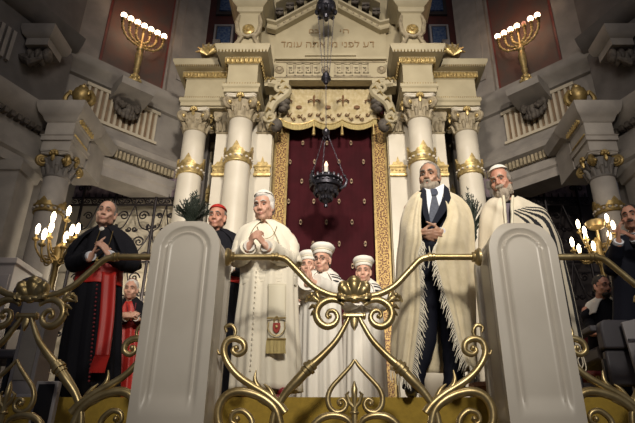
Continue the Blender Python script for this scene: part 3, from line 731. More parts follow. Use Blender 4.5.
# ================================================================== MARBLE POSTS
def arch_post(x0, x1, y0, y1, zb, zt, label):
    cx, cy = (x0 + x1) / 2, (y0 + y1) / 2; w, d = (x1 - x0) / 2, (y1 - y0) / 2
    t = thing('marble_post', label, 'post', (cx, cy, zb))
    zs = zt - w
    def hw(z): return w if z <= zs else math.sqrt(max(w * w - (z - zs) ** 2, 0))
    def hd(z):
        if z <= zs: return d
        f = (z - zs) / w; return d * max(1 - f ** 7, 0) ** (1 / 7)
    def relief(dist):
        if dist < .055: return 0
        if dist < .066: return -.010 * (dist - .055) / .011
        if dist < .085: return -.010 - .010 * (dist - .066) / .019
        if dist < .096: return -.020 + .012 * (dist - .085) / .011
        if dist < .110: return -.008 - .010 * (dist - .096) / .014
        return -.018
    NS, NZ = 52, 96
    zz = [zb + .16 + (zs - zb - .16) * k / 40 for k in range(40)] + [zs + w * math.sin(PI / 2 * k / (NZ - 40)) * .9995 for k in range(NZ - 39)]
    mb = MB()
    # corner outlines are shared so that the four faces meet
    for face in range(4):
        vs = []; fs = []
        for i, z in enumerate(zz):
            H, Dp = (hw(z), hd(z)) if face % 2 == 0 else (hd(z), hw(z))
            half = w if face % 2 == 0 else d
            for j in range(NS + 1):
                s = math.sin(PI / 2 * (2 * j / NS - 1)) * .35 + (2 * j / NS - 1) * .65
                x = s * H
                # distance to the outline of this face
                if z < zs: dd = min(half - abs(x), z - (zt - 1.165))
                else:
                    k = math.hypot(x * (w / half), z - zs); dd = (w - k) * (half / w if False else 1)
                    dd = min(dd, half - abs(x) if z < zs + .01 else dd)
                r = relief(max(dd, 0))
                dep = Dp + r if j not in (0, NS) else Dp
                p = {0: (x, -dep), 1: (dep, x), 2: (-x, dep), 3: (-dep, -x)}[face]
                vs.append((cx + p[0], cy + p[1], z))
        n = NS + 1
        for i in range(len(zz) - 1):
            for j in range(NS): fs.append((i * n + j, i * n + j + 1, (i + 1) * n + j + 1, (i + 1) * n + j))
        mb.add(vs, fs)
    o = mb.build('panelled_shaft', marble, t, angle=32)
    mb = MB(); mb.rects(cx, cy, w, d, [(.03, zb), (.03, zb + .12), (.005, zb + .16), (0, zb + .161)]); mb.build('foot', marble, t)
    return t
YP0, YP1 = 3.2, 3.62
_a = P(126, 423, YP0).x; _b = P(203.5, 423, YP0).x; _c = P(510.5, 423, YP0).x; _d = P(588, 423, YP0).x
arch_post(_a, _b, YP0, YP1, .901, P(165, 217.5, YP0).z, 'round-topped white marble post left of the man in white cape')
arch_post(_c, _d, YP0, YP1, .901, P(520, 219.5, YP0).z, 'round-topped white marble post in front of the bearded man with skullcap')

# ================================================================== GILDED RAILING (one bay, repeated between the posts)
YR = 3.42
GX = (_b + _c) / 2                               # middle of the bay
def R(px, py, dy=0):
    p = P(px, py, YR); p.y += dy; return p
def mir(pts): return [Vector((2 * GX - p[0], p[1], p[2])) for p in pts]
def tubes(name, pts, rad, parent, n=40, seg=10, both=True, m=gold, extra=None):
    for s in ((0, 1) if both else (0,)):
        q = cr(pts, n)
        if s: q = mir(q)
        mb = MB(); mb.tube(q, rad, seg)
        if extra: extra(mb, s)
        o = mb.build(name, m, parent, angle=60)
    return o
GXP = 351.0
gate = thing('gilded_railing', 'gilded scrollwork railing between the two marble posts with shell at its middle', 'railing', (GX, YR, .901), 'scrollwork railing bays')
# px coordinates of the left half; shift so that the traced centre (351) falls on the bay's middle
_off = GX - P(351.5, 330, YR).x
def T(px, py, dy=0):
    p = R(px, py, dy); p.x += _off; return p
hr = cr([T(275, 257), T(284, 260), T(296, 272), T(310, 286), T(325, 294), T(338, 297)], 36)
s0 = Vector((_b + .003, YR, T(275, 257).z))
for s in (0, 1):
    mb = MB(); e = .021
    q = [s0 + (hr[0] - s0) * k / 6 for k in range(6)] + hr
    if s: q = mir(q)
    mb.tube(q, [.021] * 30 + [.021, .024], 12)
    ra = mb.build('handrail', gold, gate, angle=60)
    mb = MB()
    for x, rr in ((hr[0].x - .03, .027), (hr[0].x - .005, .029)):
        c = Vector((x, YR, s0.z)); c = mir([c])[0] if s else c
        mb.lathe([(.018, -.012), (rr, -.008), (rr, .008), (.018, .012)], c, 14, Matrix.Rotation(PI / 2, 3, 'Y'))
    mb.build('rail_ring', gold, ra)
    mb = MB(); c = Vector((_b + .001, YR, s0.z)); c = mir([c])[0] if s else c; sg = -1 if s else 1
    mb.lathe([(.058, 0), (.058, .014), (.044, .03), (.032, .034), (.034, .05), (.02, .055)], c, 20, Matrix.Rotation(sg * PI / 2, 3, 'Y')); mb.build('wall_rosette', gold, gate)
# palmette
mb = MB()
base = T(351.5, 300)
def fan(a, f):                                   # scallop: lobed outline, ribbed and bulging towards the hall
    lob = abs(math.cos(a * 4.5))
    Rr = .158 * (1 - .34 * (abs(a) / 1.45) ** 2) * (.86 + .14 * lob ** .6)
    r = .018 + (Rr - .018) * f; w_ = 1 - .28 * (1 - f) * 0
    return base + Vector((math.sin(a) * r * 1.0, -.030 * math.sin(PI * min(f, .98)) ** .7 - .022 * lob * f - (.010 if f > .8 else 0), math.cos(a) * r * 1.02 - .012))
NA, NF = 46, 12
front = [[fan(-1.5 + 3.0 * i / (NA - 1), f / (NF - 1)) for i in range(NA)] for f in range(NF)]
bk_ = [[Vector((p.x, YR + .012, p.z)) for p in row] for row in front]
mb.loft([bk_[k] for k in range(NF)][:1] + front + bk_[::-1][:1], closed=False); mb.loft(bk_, closed=False)
mb.ell(base + Vector((0, -.016, .000)), (.034, .024, .026))
for s_ in (-1, 1): mb.tube([base + X3 * s_ * .085 + Z3 * -.012, base + X3 * s_ * .045 + Z3 * .006 + Y3 * -.02, base + Z3 * .008 + Y3 * -.025], [.013, .019, .014], 8)
mb.build('shell', gold, gate, angle=60)
# big volutes beside the shell
vol = [T(341, 305), T(334, 300.5), T(325.5, 300), T(317, 305), T(313.5, 313.5), T(316.5, 322), T(324, 326.5), T(331.5, 324), T(335, 317.5), T(332, 311.5), T(326.5, 311), T(324, 315.5), T(327, 318.5)]
tubes('volute', vol, [.012, .020, .024, .025, .024, .021, .017, .015, .012, .011], gate, 54, extra=lambda mb, s: mb.ell((mir([T(327, 316.5)]) if s else [T(327, 316.5)])[0], (.014, .02, .014)))
lf = [T(319, 304), T(313, 299), T(307, 294)]
def leafx(mb, s):
    for a, b in ((T(315, 301), T(305.5, 301)), (T(314, 306), T(306, 309)), (T(317, 300), T(312, 291.5)), (T(313, 312), T(308, 315.5))):
        q = [a, (a + b) / 2 + Vector((0, -.015, .006)), b]; q = mir(q) if s else q
        mb.tube(q, [.009, .014, .005], 6)
    q = [T(309, 295), T(305, 297), T(303, 302)]; q = mir(q) if s else q
    mb.ell(q[0], (.018, .02, .018)); mb.tube(q, [.014, .013, .009], 6)
tubes('acanthus_spray', lf, [.010, .017, .010], gate, 10, extra=leafx)
# cross bar with drop leaf
mb = MB(); a, b = T(341.5, 316), T(361.5, 316); mb.tube([a, b], .019, 10)
for p in (a, b): mb.ell(p, (.012, .026, .024))
cb = mb.build('cross_bar', gold, gate)
mb = MB(); c = T(351.5, 324); mb.loft([[c + Vector((w * math.cos(t), .014 * math.sin(t), z)) for t in np.linspace(0, 2 * PI, 10, endpoint=False)] for w, z in ((.02, .04), (.026, .015), (.022, -.01), (.010, -.03), (.002, -.042))])
mb.build('drop_leaf', gold, gate)
# flaring diagonal bars with collars
dg_ = [T(346, 318), T(342, 326), T(333, 341), T(319, 356), T(307, 367), T(295, 380), T(283, 393), T(274.5, 407), T(270, 420), T(268.5, 440), T(268, 470)]
tubes('diagonal_bar', dg_, [.014, .016, .019, .023, .029, .031, .024, .021, .020, .021, .022], gate, 44)
def collar(mb, s):
    for f, rr in ((-.026, .036), (0, .044), (.026, .036)):
        c = T(306, 368); d = (T(295, 380) - T(319, 356)).normalized(); c = c + d * f
        if s: c = mir([c])[0]; d = Vector((-d.x, d.y, d.z))
        M = d.to_track_quat('Z', 'Y').to_matrix(); mb.lathe([(.02, -.016), (rr, -.010), (rr, .010), (.02, .016)], c, 16, M)
tubes('collar', [T(308, 365), T(304, 371)], [.033, .033], gate, 4, extra=collar)
# ogee heart with scrolled feet and a bud inside
og = [T(351.7, 360), T(347, 367), T(338, 377), T(328.5, 388), T(325, 398), T(327, 407.5), T(333.5, 412.5), T(341, 410), T(343.5, 404), T(340, 399), T(335.5, 401), T(336, 405)]
tubes('ogee_scroll', og, [.010, .013, .015, .017, .016, .014, .011, .010], gate, 50, extra=lambda mb, s: mb.ell((mir([T(337.5, 404)]) if s else [T(337.5, 404)])[0], (.016, .02, .016)))
mb = MB(); a, b = T(351.5, 381), T(351.5, 408); mb.tube([a, a + (b - a) * .3, a + (b - a) * .6, b], [.004, .020, .017, .012], 10)
for s in (-1, 1): mb.tube([b, b + Vector((s * .03, 0, .03)), b + Vector((s * .045, 0, .075)), b + Vector((s * .03, -.01, .09))], [.012, .013, .011, .005], 8)
mb.tube([T(351.5, 407), T(351.5, 440)], .02, 10); mb.ell(T(351.5, 413), (.028, .026, .014)); mb.build('bud', gold, gate)
lo = [T(351.5, 431), T(345, 420), T(334, 415.5), T(321, 417), T(311, 425), T(307, 438), T(312, 452)]
tubes('lower_scroll', lo, [.012, .018, .021, .022, .021, .018, .014], gate, 36)
T1 = T
def T2(px, py, dy=0):
    p = T1(px, py, dy); p.x += .03; return p
T = T2
# side scrolls near the posts
ss = [T2(277, 413), T(270, 404), T(258, 394), T(243, 385), T(229, 374.5), T(219.5, 362), T(216, 351), T(219, 341.5), T(227, 338.5), T(235.5, 342.5), T(236.5, 350.5), T(230, 354.5), T(225, 351), T(227, 346.5)]
def ssx(mb, s):
    for pts, rr in (([T(256, 393), T(249, 385), T(247, 378), T(248.5, 370)], [.02, .017, .012, .003]), ([T(268, 402), T(262, 390), T(256, 384)], [.018, .014, .004]), ([T(258, 399), T(248, 394), T(243, 388)], [.014, .013, .004]), ([T(266, 408), T(256, 403), T(250, 401)], [.012, .011, .004]),
                    ([T(226, 338), T(228, 331), T(224, 325), T(218, 327), T(219, 332)], [.010, .011, .013, .012, .009]), ([T(216, 353), T(211.5, 354), T(210, 350)], [.008, .008, .007])):
        q = cr(pts, 10); q = mir(q) if s else q; mb.tube(q, rr, 8)
    q = [T(228.5, 348)]; q = mir(q) if s else q; mb.ell(q[0], (.018, .022, .018))
tubes('side_scroll', ss, [.027, .026, .024, .022, .020, .020, .021, .021, .020, .018, .015, .012], gate, 60, extra=ssx)
cs = [T2(272, 424), T(268, 410), T(258, 400), T(244, 393.5), T(229, 391.5), T(217, 397), T(210.5, 409), T(211, 424), T(219, 436), T(231, 439), T(242, 432), T(243.5, 420), T(235, 411), T(225.5, 413), T(223, 421), T(229, 425)]
tubes('lower_side_scroll', cs, [.024, .026, .027, .027, .026, .024, .022, .019, .017, .014, .012], gate, 60, extra=lambda mb, s: mb.ell((mir([T(229, 419)]) if s else [T(229, 419)])[0], (.018, .022, .018)))
T = T1
mb = MB(); z0 = T(351, 470).z; mb.tube([Vector((_b + .04, YR, z0)), Vector((_c - .04, YR, z0))], .03, 10); mb.box2(_b + .05, _b + .09, YR - .02, YR + .02, .902, z0); mb.box2(_c - .09, _c - .05, YR - .02, YR + .02, .902, z0); mb.box2(GX - .02, GX + .02, YR - .02, YR + .02, .902, z0)
mb.build('bottom_rail', gold, gate)
pitch = (_c + _d) / 2 - (_a + _b) / 2
g2 = copy_tree(gate, (-pitch + .035, 0, 0)); g2.scale.x = .955; g2['label'] = 'gilded scrollwork railing bay at the far left, in front of the man in black cassock'
g3 = copy_tree(gate, (pitch, 0, 0)); g3['label'] = 'gilded scrollwork railing bay at the right, beyond the marble post by the lit candelabrum'

# ================================================================== LAMPS
def bulb_light(loc, e, col=(1.0, 0.72, 0.42), r=.04):
    lamp('bulb_light', 'POINT', loc, None, e, col, shadow_soft_size=r)
MBULBS = [(123, 13.5), (130.8, 14.5), (138.5, 17.2), (145, 21), (151.2, 25), (157.3, 30), (163.3, 35.5)]
for m in (1, -1):
    sn = 'left' if m > 0 else 'right'
    def K(s, z, off=.32):
        p = WL(s, z, off)
        if m < 0: p.x = 2 * XC - p.x
        return p
    sc = .43
    t = thing('menorah', 'gilded seven-branched candelabrum with lit globes high on the %s wall' % sn, 'candelabrum', K(sc, 5.84), 'seven-branched wall candelabra')
    mb = MB(); mb.lathe([(.11, 0), (.115, .03), (.07, .06), (.06, .10), (.085, .14), (.05, .18)], K(sc, 5.845), 18); 
    for k in range(6):
        a = k * PI / 3; c = K(sc, 5.845) + Vector((math.cos(a), math.sin(a), 0)) * .09; mb.ell(c + Z3 * .04, (.035, .035, .04), seg=8, rings=6); mb.ell(c + Z3 * .12 - Vector((math.cos(a), math.sin(a), 0)) * .02, (.022, .022, .03), seg=8, rings=6)
    mb.build('base', goldleaf, t)
    mb = MB(); mb.lathe([(.05, .17), (.035, .22), (.055, .28), (.04, .34), (.055, .42), (.065, .60), (.045, .68), (.065, .72), (.035, .78), (.025, .84), (.022, 1.10)], K(sc, 5.845), 16); mb.build('stem', goldleaf, t)
    cups = [sc - .375 + .125 * k for k in range(7)]
    for k in range(3):
        hwid = .375 - .125 * k; zb = 6.62 + .04 * k
        pts = [K(sc - hwid, 6.95), K(sc - hwid * .93, 6.82), K(sc - hwid * .6, zb + .05), K(sc, zb), K(sc + hwid * .6, zb + .05), K(sc + hwid * .93, 6.82), K(sc + hwid, 6.95)]
        mb = MB(); mb.tube(cr(pts, 34), .018, 8)
        for f in (2, 5, 8, 11, 14, 19, 22, 25, 28, 31): mb.ell(cr(pts, 34)[f], .029, seg=8, rings=6)
        mb.build('branch', goldleaf, t)
    for k, s in enumerate(cups):
        mb = MB(); mb.lathe([(.012, 0), (.03, .02), (.016, .045), (.018, .06), (.038, .08), (.042, .11), (.02, .115), (.02, .135)], K(s, 6.92), 12); mb.build('cup', golddark, t)
        if m < 0 and k == 2:
            mb = MB(); mb.ell(K(s, 7.08), .036, seg=14, rings=10); mb.build('bulb', mat('unlit_globe', (.45, .22, .19), .3), t)
            continue
        mb = MB(); mb.ell(K(s, 7.095), .05, seg=14, rings=10); mb.build('bulb', bulbg, t)
    bulb_light(K(sc, 7.12, .60), 8, (1.0, .62, .38), .15)

def candelabrum(label, bulbs, stem_top, Y, zfoot, extra_dish=None):
    c0 = P(*stem_top, Y); t = thing('candelabrum', label, 'candelabrum', (c0.x, Y, zfoot), 'standing candelabra with lit candle bulbs')
    H = c0.z - zfoot
    mb = MB(); mb.lathe([(.17, .001), (.17, .04), (.10, .07), (.07, .12), (.05, .2), (.07, .25), (.035, .3), (.03, H * .55), (.055, H * .58), (.03, H * .61), (.028, H * .85), (.06, H * .88), (.04, H * .92), (.055, H * .97), (.02, H)], (c0.x, Y, zfoot), 16); mb.build('stand', golddark, t)
    for k, (px, py) in enumerate(bulbs):
        dy = (.16, -.18, .02, -.10, .22, -.20, .10, -.04, .2)[k % 9]
        b = P(px, py, Y + dy); arm_end = b - Z3 * .12
        root = Vector((c0.x, Y, c0.z - .12 - .05 * (k % 2)))
        mid = (root + arm_end) / 2 - Z3 * (.10 + .3 * abs(arm_end.x - root.x) * .3); mid2 = arm_end + (root - arm_end) * .12 - Z3 * .09
        mb = MB(); mb.tube(cr([root, mid, mid2, arm_end], 20), [.014, .012, .010, .012], 8)
        mb.tube(spiral(mid, X3, Z3, .05, .01, 0, 1.4, 20), .008, 6)
        br = mb.build('branch', golddark, t)
        mb = MB(); mb.lathe([(.008, -.02), (.035, 0), (.038, .015), (.015, .012), (.014, .06)], arm_end, 12); mb.build('drip_cup', goldleaf, br)
        mb = MB(); mb.lathe([(.012, .055), (.018, .085), (.024, .12), (.019, .155), (.008, .178), (.001, .182)], arm_end, 12); mb.build('bulb', bulbm, br)
    if extra_dish:
        d = P(*extra_dish, Y); mb = MB(); mb.lathe([(.02, -.2), (.015, -.06), (.05, -.045), (.095, -.02), (.115, .03), (.12, .05), (.10, .05), (.06, .02), (.001, .015)], d, 20); mb.build('dish', gold, t)
    return t
candelabrum('dark standing candelabrum with lit candle bulbs beside the man in black cassock', [(38, 229), (44.5, 234), (53.5, 217), (51.5, 227), (69, 211), (72, 230), (78, 228.5), (66, 237)], (61, 244), 5.3, DZ)
candelabrum('standing candelabrum with lit candle bulbs and gold dish right of the striped prayer shawl', [(578, 224), (584.5, 231), (586, 238), (572, 242), (579, 248.5), (593.5, 246), (606.8, 218), (613, 225), (609.2, 235)], (596, 238), 6.3, DZ, (596, 226))
for px, py, Y in ((50, 224, 5.15), (74, 224, 5.1)): bulb_light(P(px, py, Y), 2.5, (1, .75, .48), .12)
for px, py, Y in ((583, 234, 6.05), (609, 226, 6.1)): bulb_light(P(px, py, Y), 2.5, (1, .75, .48), .12)
lamp('niche_fill_light', 'POINT', (-2.75, 7.75, ZR(2.3)), None, 75, (1.0, .88, .68), shadow_soft_size=.25)  # unseen fill added to brighten the pale plaster of the left recess

# sanctuary lamp on chains
YL = 7.0
def hanging(px, pyc, pyball, top, label, s=1.0, candle=True):
    c = P(px, pyc, YL); t = thing('hanging_lamp', label, 'lamp', c)
    g = lambda prof: [(r * s, z * s) for r, z in prof]
    mb = MB(); mb.lathe(g([(.001, -.29), (.025, -.28), (.03, -.25), (.02, -.23), (.04, -.20), (.10, -.13), (.16, -.06), (.185, 0), (.17, .02), (.13, .03)]), c, 24); body = mb.build('bowl', silver, t)
    mb = MB()
    for k in range(12):
        a = 2 * PI * k / 12; u = Vector((math.cos(a), math.sin(a), 0)); mb.ell(c + u * .15 * s + Z3 * -.06 * s, (.03 * s, .03 * s, .05 * s), seg=8, rings=6); mb.ell(c + u * .08 * s + Z3 * -.15 * s, (.022 * s, .022 * s, .04 * s), seg=8, rings=6)
    mb.build('lobes', silver, body)
    mb = MB(); mb.lathe(g([(.20, -.005), (.225, .0), (.235, .035), (.205, .05), (.205, .085), (.24, .10), (.235, .12), (.19, .125), (.16, .19), (.12, .20), (.07, .23), (.06, .21)]), c, 24)
    for k in range(18):
        a = 2 * PI * k / 18; u = Vector((math.cos(a), math.sin(a), 0)); mb.ell(c + u * .225 * s + Z3 * .14 * s, (.02 * s, .02 * s, .035 * s), seg=6, rings=5); mb.ell(c + u * .22 * s + Z3 * .065 * s, .015 * s, seg=6, rings=5)
    mb.build('gallery', silver, t)
    for k in range(3):
        a = PI / 2 + 2 * PI * k / 3 + .3; u = Vector((math.cos(a), math.sin(a), 0)); mb = MB(); q = c + u * .27 * s
        mb.tube([c + u * .2 * s + Z3 * -.02 * s, q + Z3 * .02 * s, q + Z3 * .10 * s + u * .03 * s, q + Z3 * .16 * s], [.02 * s, .025 * s, .02 * s, .012 * s], 8); mb.ell(q + Z3 * .17 * s, .025 * s); mb.build('bracket', silver, t)
    if candle:
        mb = MB(); mb.lathe([(.03, .2), (.03, .34), (.026, .36)], c, 12); cd = mb.build('candle', whitec, t)
        mb = MB(); mb.lathe([(.026, .365), (.028, .39), (.014, .43), (.001, .45)], c, 12); mb.build('flame', flamem, cd)
    ball = P(px, pyball, YL)
    mb = MB(); mb.lathe([(.001, -.075), (.03, -.06), (.055, -.02), (.06, .01), (.03, .05), (.012, .08), (.001, .085)], ball, 16); mb.ell(ball - Z3 * .095, .02); mb.build('canopy_ball', silver, t)
    def links(a, b, nm, st=.042):
        mb = MB(); n = max(4, int((b - a).length / st)); d = (b - a).normalized(); side1 = d.orthogonal().normalized(); side2 = d.cross(side1)
        for k in range(n):
            m0 = a + (b - a) * (k + .5) / n; sd = side1 if k % 2 else side2; h = (b - a).length / n * .62
            mb.tube([m0 + d * h * math.cos(q) + sd * .008 * math.sin(q) for q in np.linspace(0, 2 * PI, 10, endpoint=False)], .003, 4, closed=True)
        return mb.build(nm, silver, t)
    for k in range(3):
        a = PI / 2 + 2 * PI * k / 3 + .3; u = Vector((math.cos(a), math.sin(a), 0)); links(c + u * .26 * s + Z3 * .18 * s, ball - Z3 * .05 + u * .03, 'chain')
    return t, ball, links
t, ball, links = hanging(326, 189, 132, None, 'dark silver hanging lamp with a small candle before the crimson curtain')
b2 = P(326, 80, YL)
links(ball + Z3 * .08, b2 - Z3 * .07, 'chain')
mb = MB(); mb.lathe([(.001, -.08), (.03, -.07), (.05, -.03), (.075, .0), (.075, .05), (.05, .07), (.055, .10), (.03, .15), (.001, .17)], b2, 14); mb.build('upper_knop', silver, t)
for dx in (-.13, -.045, .045, .13): links(b2 + Vector((dx * .4, 0, .12)), P(326, 14, YL) + Vector((dx, 0, 0)), 'chain')
cc = P(326, 14, YL)
mb = MB(); mb.lathe([(.001, -.10), (.04, -.09), (.06, -.04), (.13, .0), (.16, .06), (.15, .10), (.17, .13), (.16, .2), (.1, .24), (.03, .34), (.02, 3.0)], cc, 18)
for k in range(8):
    a = 2 * PI * k / 8; mb.ell(cc + Vector((.15 * math.cos(a), .15 * math.sin(a), .04)), (.04, .04, .06), seg=8, rings=6)
mb.build('crown_mount', silver, t)

# ================================================================== IRON SCREENS
for m in (1, -1):
    YS = 8.42
    def S(px, py): p = P(px, py, YS); return p
    t = thing('iron_screen', 'black wrought-iron scroll screen %s' % ('against the pale recess behind the man in black cassock' if m > 0 else 'in the dark recess behind the right candelabrum'), 'screen', ((-3.3 if m > 0 else 2 * XC + 3.3), YS, DZ))
    x0, x1 = S(72, 200).x, -2.62; zt = S(100, 198).z; zb = DZ
    mb = MB(); mb.box2(x0, x1, YS + .015, YS + .05, zt, ZR(4.86)); side(mb, m).build('damask_panel', violet, t)
    for z in (zt, S(100, 205).z, S(100, 262).z, zb + .15):
        mb = MB(); mb.box2(x0, x1, YS - .014, YS + .014, z - .014, z + .014); side(mb, m).build('cross_rail', iron, t)
    for px in (77, 111, 153):
        x = S(px, 230).x if px != 153 else S(152, 230).x
        mb = MB(); mb.tube([Vector((x, YS - .02, zb + .001)), Vector((x, YS - .02, S(100, 190).z))], .024, 8)
        c = Vector((x, YS - .02, S(100, 190).z))
        for s in (-1, 1): mb.tube(spiral(c + X3 * s * .06 + Z3 * .02, -X3 * s, Z3, .06, .015, 0, 1.2, 18), .013, 6)
        mb.tube([c, c + Z3 * .12, c + Z3 * .2], [.02, .028, .004], 8); side(mb, m).build('upright', iron, t)
    mb = MB(); z0, z1 = zt, S(100, 205).z; n = 16
    for k in range(n):
        x = x0 + (x1 - x0) * (k + .5) / n; mb.tube(spiral((x, YS - .01, (z0 + z1) / 2), X3, Z3, abs(z0 - z1) * .5, .01, 0, 1.5 * (-1) ** k, 18), .012, 5)
        mb.tube([(x, YS, zt), (x, YS - .01, zt + .09)], [.018, .004], 6)
    side(mb, m).build('scroll_band', iron, t)
    mb = MB(); xs = [S(77, 230).x, S(111, 230).x, S(152, 230).x, x1]
    for a, b in zip(xs, xs[1:]):
        mid = (a + b) / 2; w2 = (b - a) / 2
        for zt_, zl in ((S(100, 205).z, S(100, 262).z), (S(100, 262).z, S(100, 345).z)):
            h = zt_ - zl
            for s in (-1, 1):
                for (cx, cz, r, tn, a0) in ((.48, .80, .24, 1.6, 0), (.45, .34, .26, -1.7, PI), (.82, .60, .12, 1.5, PI / 2), (.80, .12, .13, 1.5, 0), (.14, .56, .12, -1.4, 0), (.15, .10, .13, 1.4, PI)):
                    mb.tube(spiral((mid + s * cx * w2, YS - .006, zl + cz * h), X3 * s, Z3, r * min(w2 * 1.2, h * .5), .012, a0, tn, 24), [.013, .013, .011], 5)
                mb.tube(cr([(mid, YS - .006, zl), (mid + s * .5 * w2, YS - .006, zl + .2 * h), (mid + s * .9 * w2, YS - .006, zl + .5 * h), (mid + s * .4 * w2, YS - .006, zl + .62 * h), (mid, YS - .006, zt_)], 24), .011, 5)
    o = side(mb, m).build('scrollwork', iron, t)
# ================================================================== PEOPLE
def V(*a): return Vector(a)
def head_matrix(c, yaw, pitch, roll=0, s=1.0):
    return Matrix.Translation(c) @ Matrix.Rotation(math.radians(yaw), 4, 'Z') @ Matrix.Rotation(math.radians(pitch), 4, 'X') @ Matrix.Rotation(math.radians(roll), 4, 'Y') @ Matrix.Scale(s, 4)
def head_prims(mb, M, jowl=0.0, nose=1.0):
    R3 = M.to_3x3()
    def e(c, r): mb.ell(M @ V(*c), r, R3, 18, 12)
    def c(a, b, r0, r1): k = M.median_scale if hasattr(M, 'median_scale') else 1; mb.cap(M @ V(*a), M @ V(*b), r0, r1, 10)
    e((0, .018, .035), (.076, .096, .088)); e((0, -.022, -.035), (.064 + jowl, .068, .082)); e((0, -.058, -.098), (.030 + jowl * .5, .026, .022))
    for s in (-1, 1):
        e((s * (.044 + jowl), -.008, -.075), (.026, .036, .032)); e((s * .044, -.062, -.028), (.024, .020, .020)); e((s * .03, -.078, -.05), (.018, .012, .02))
        c((s * .012, -.084, .024), (s * .048, -.070, .022), .012, .010)
        e((s * .079, .016, -.012), (.010, .020, .034)); e((s * .083, .022, .004), (.008, .016, .018)); e((s * .076, .008, -.038), (.008, .010, .012))
        e((s * .012 * nose, -.100, -.038), (.009, .011, .008))
        c((0, -.092, -.066), (s * .022, -.083, -.070), .006, .004); c((0, -.090, -.077), (s * .019, -.082, -.075), .007, .004)
    c((0, -.086, .016), (0, -.104 * (1 if nose == 1 else 1.03), -.032), .009, .012 * nose)
    mb.cap(M @ V(0, .03, -.07), M @ V(0, .045, -.20), .055, .058, 14)
def face_post(M):
    Mi = M.inverted(); s3 = M.to_3x3()
    def f(p):
        q = Mi @ p
        if q.y > -.03 or abs(q.x) > .09 or abs(q.z) > .13: return p
        d = 0
        for s in (-1, 1):
            r2 = ((q.x - s * .031) / .016) ** 2 + ((q.z - .004) / .010) ** 2
            d += .013 * math.exp(-r2)
            r3 = ((q.x - s * .034) / .006) ** 2 + ((q.z + .052) / .022) ** 2
            d += .003 * math.exp(-r3)
        d += .004 * math.exp(-((q.x / .02) ** 2 + ((q.z + .0715) / .003) ** 2))
        return p + s3 @ V(0, d, 0)
    return f
def lip_pick(M):
    Mi = M.inverted()
    def f(p):
        q = Mi @ p
        return 1 if q.y < -.078 and abs(q.x) < .022 and -.084 < q.z < -.061 and abs(q.x) < .023 * (1 - ((q.z + .0715) / .014) ** 2) else 0
    return f
def hand(mb, w, f, n, t, curl=(25, 30, 20), thumb=(20, 15), spread=4, s=1.0):
    """palm, four unequal fingers with three bends each and a thumb from the side of the palm"""
    w, f, t, n0 = Vector(w), Vector(f).normalized(), Vector(t), Vector(n)
    t = (t - f * t.dot(f)).normalized(); n = f.cross(t)
    if n.dot(n0) < 0: n = -n
    L = ((.043, .026, .021), (.048, .029, .022), (.044, .027, .021), (.034, .021, .018)); off = (.030, .010, -.010, -.029); kd = (.088, .092, .087, .079)
    for i in range(4):
        k = w + f * kd[i] * s + t * off[i] * s
        mb.cap(w + t * off[i] * .6 * s, k, .0125 * s, .0115 * s, 10)
        a = math.radians(spread * (1.5 - i)); d0 = f * math.cos(a) + t * math.sin(a); p = k; ang = 0; r = (.0098, .0102, .0098, .0088)[i] * s
        for j in range(3):
            ang += math.radians(curl[j] * (1 + .06 * i)); d = d0 * math.cos(ang) + n * math.sin(ang); q = p + d * L[i][j] * s
            mb.cap(p, q, r, r * .88, 10); r *= .88; p = q
    b = w + f * .022 * s + t * .026 * s
    d = (t * .80 + f * .55 + n * .30).normalized(); q = b + d * .042 * s; mb.cap(b, q, .0135 * s, .0115 * s, 10)
    for j, (ln, r) in enumerate(((.032, .0105), (.026, .009))):
        a = math.radians(thumb[j]); d = (d * math.cos(a) + (f * .8 + n * .6).normalized() * math.sin(a)).normalized(); p2 = q + d * ln * s; mb.cap(q, p2, r * s, r * .86 * s, 10); q = p2
    mb.cap(w - f * .03 * s, w + f * .01 * s, .027 * s, .026 * s, 12)

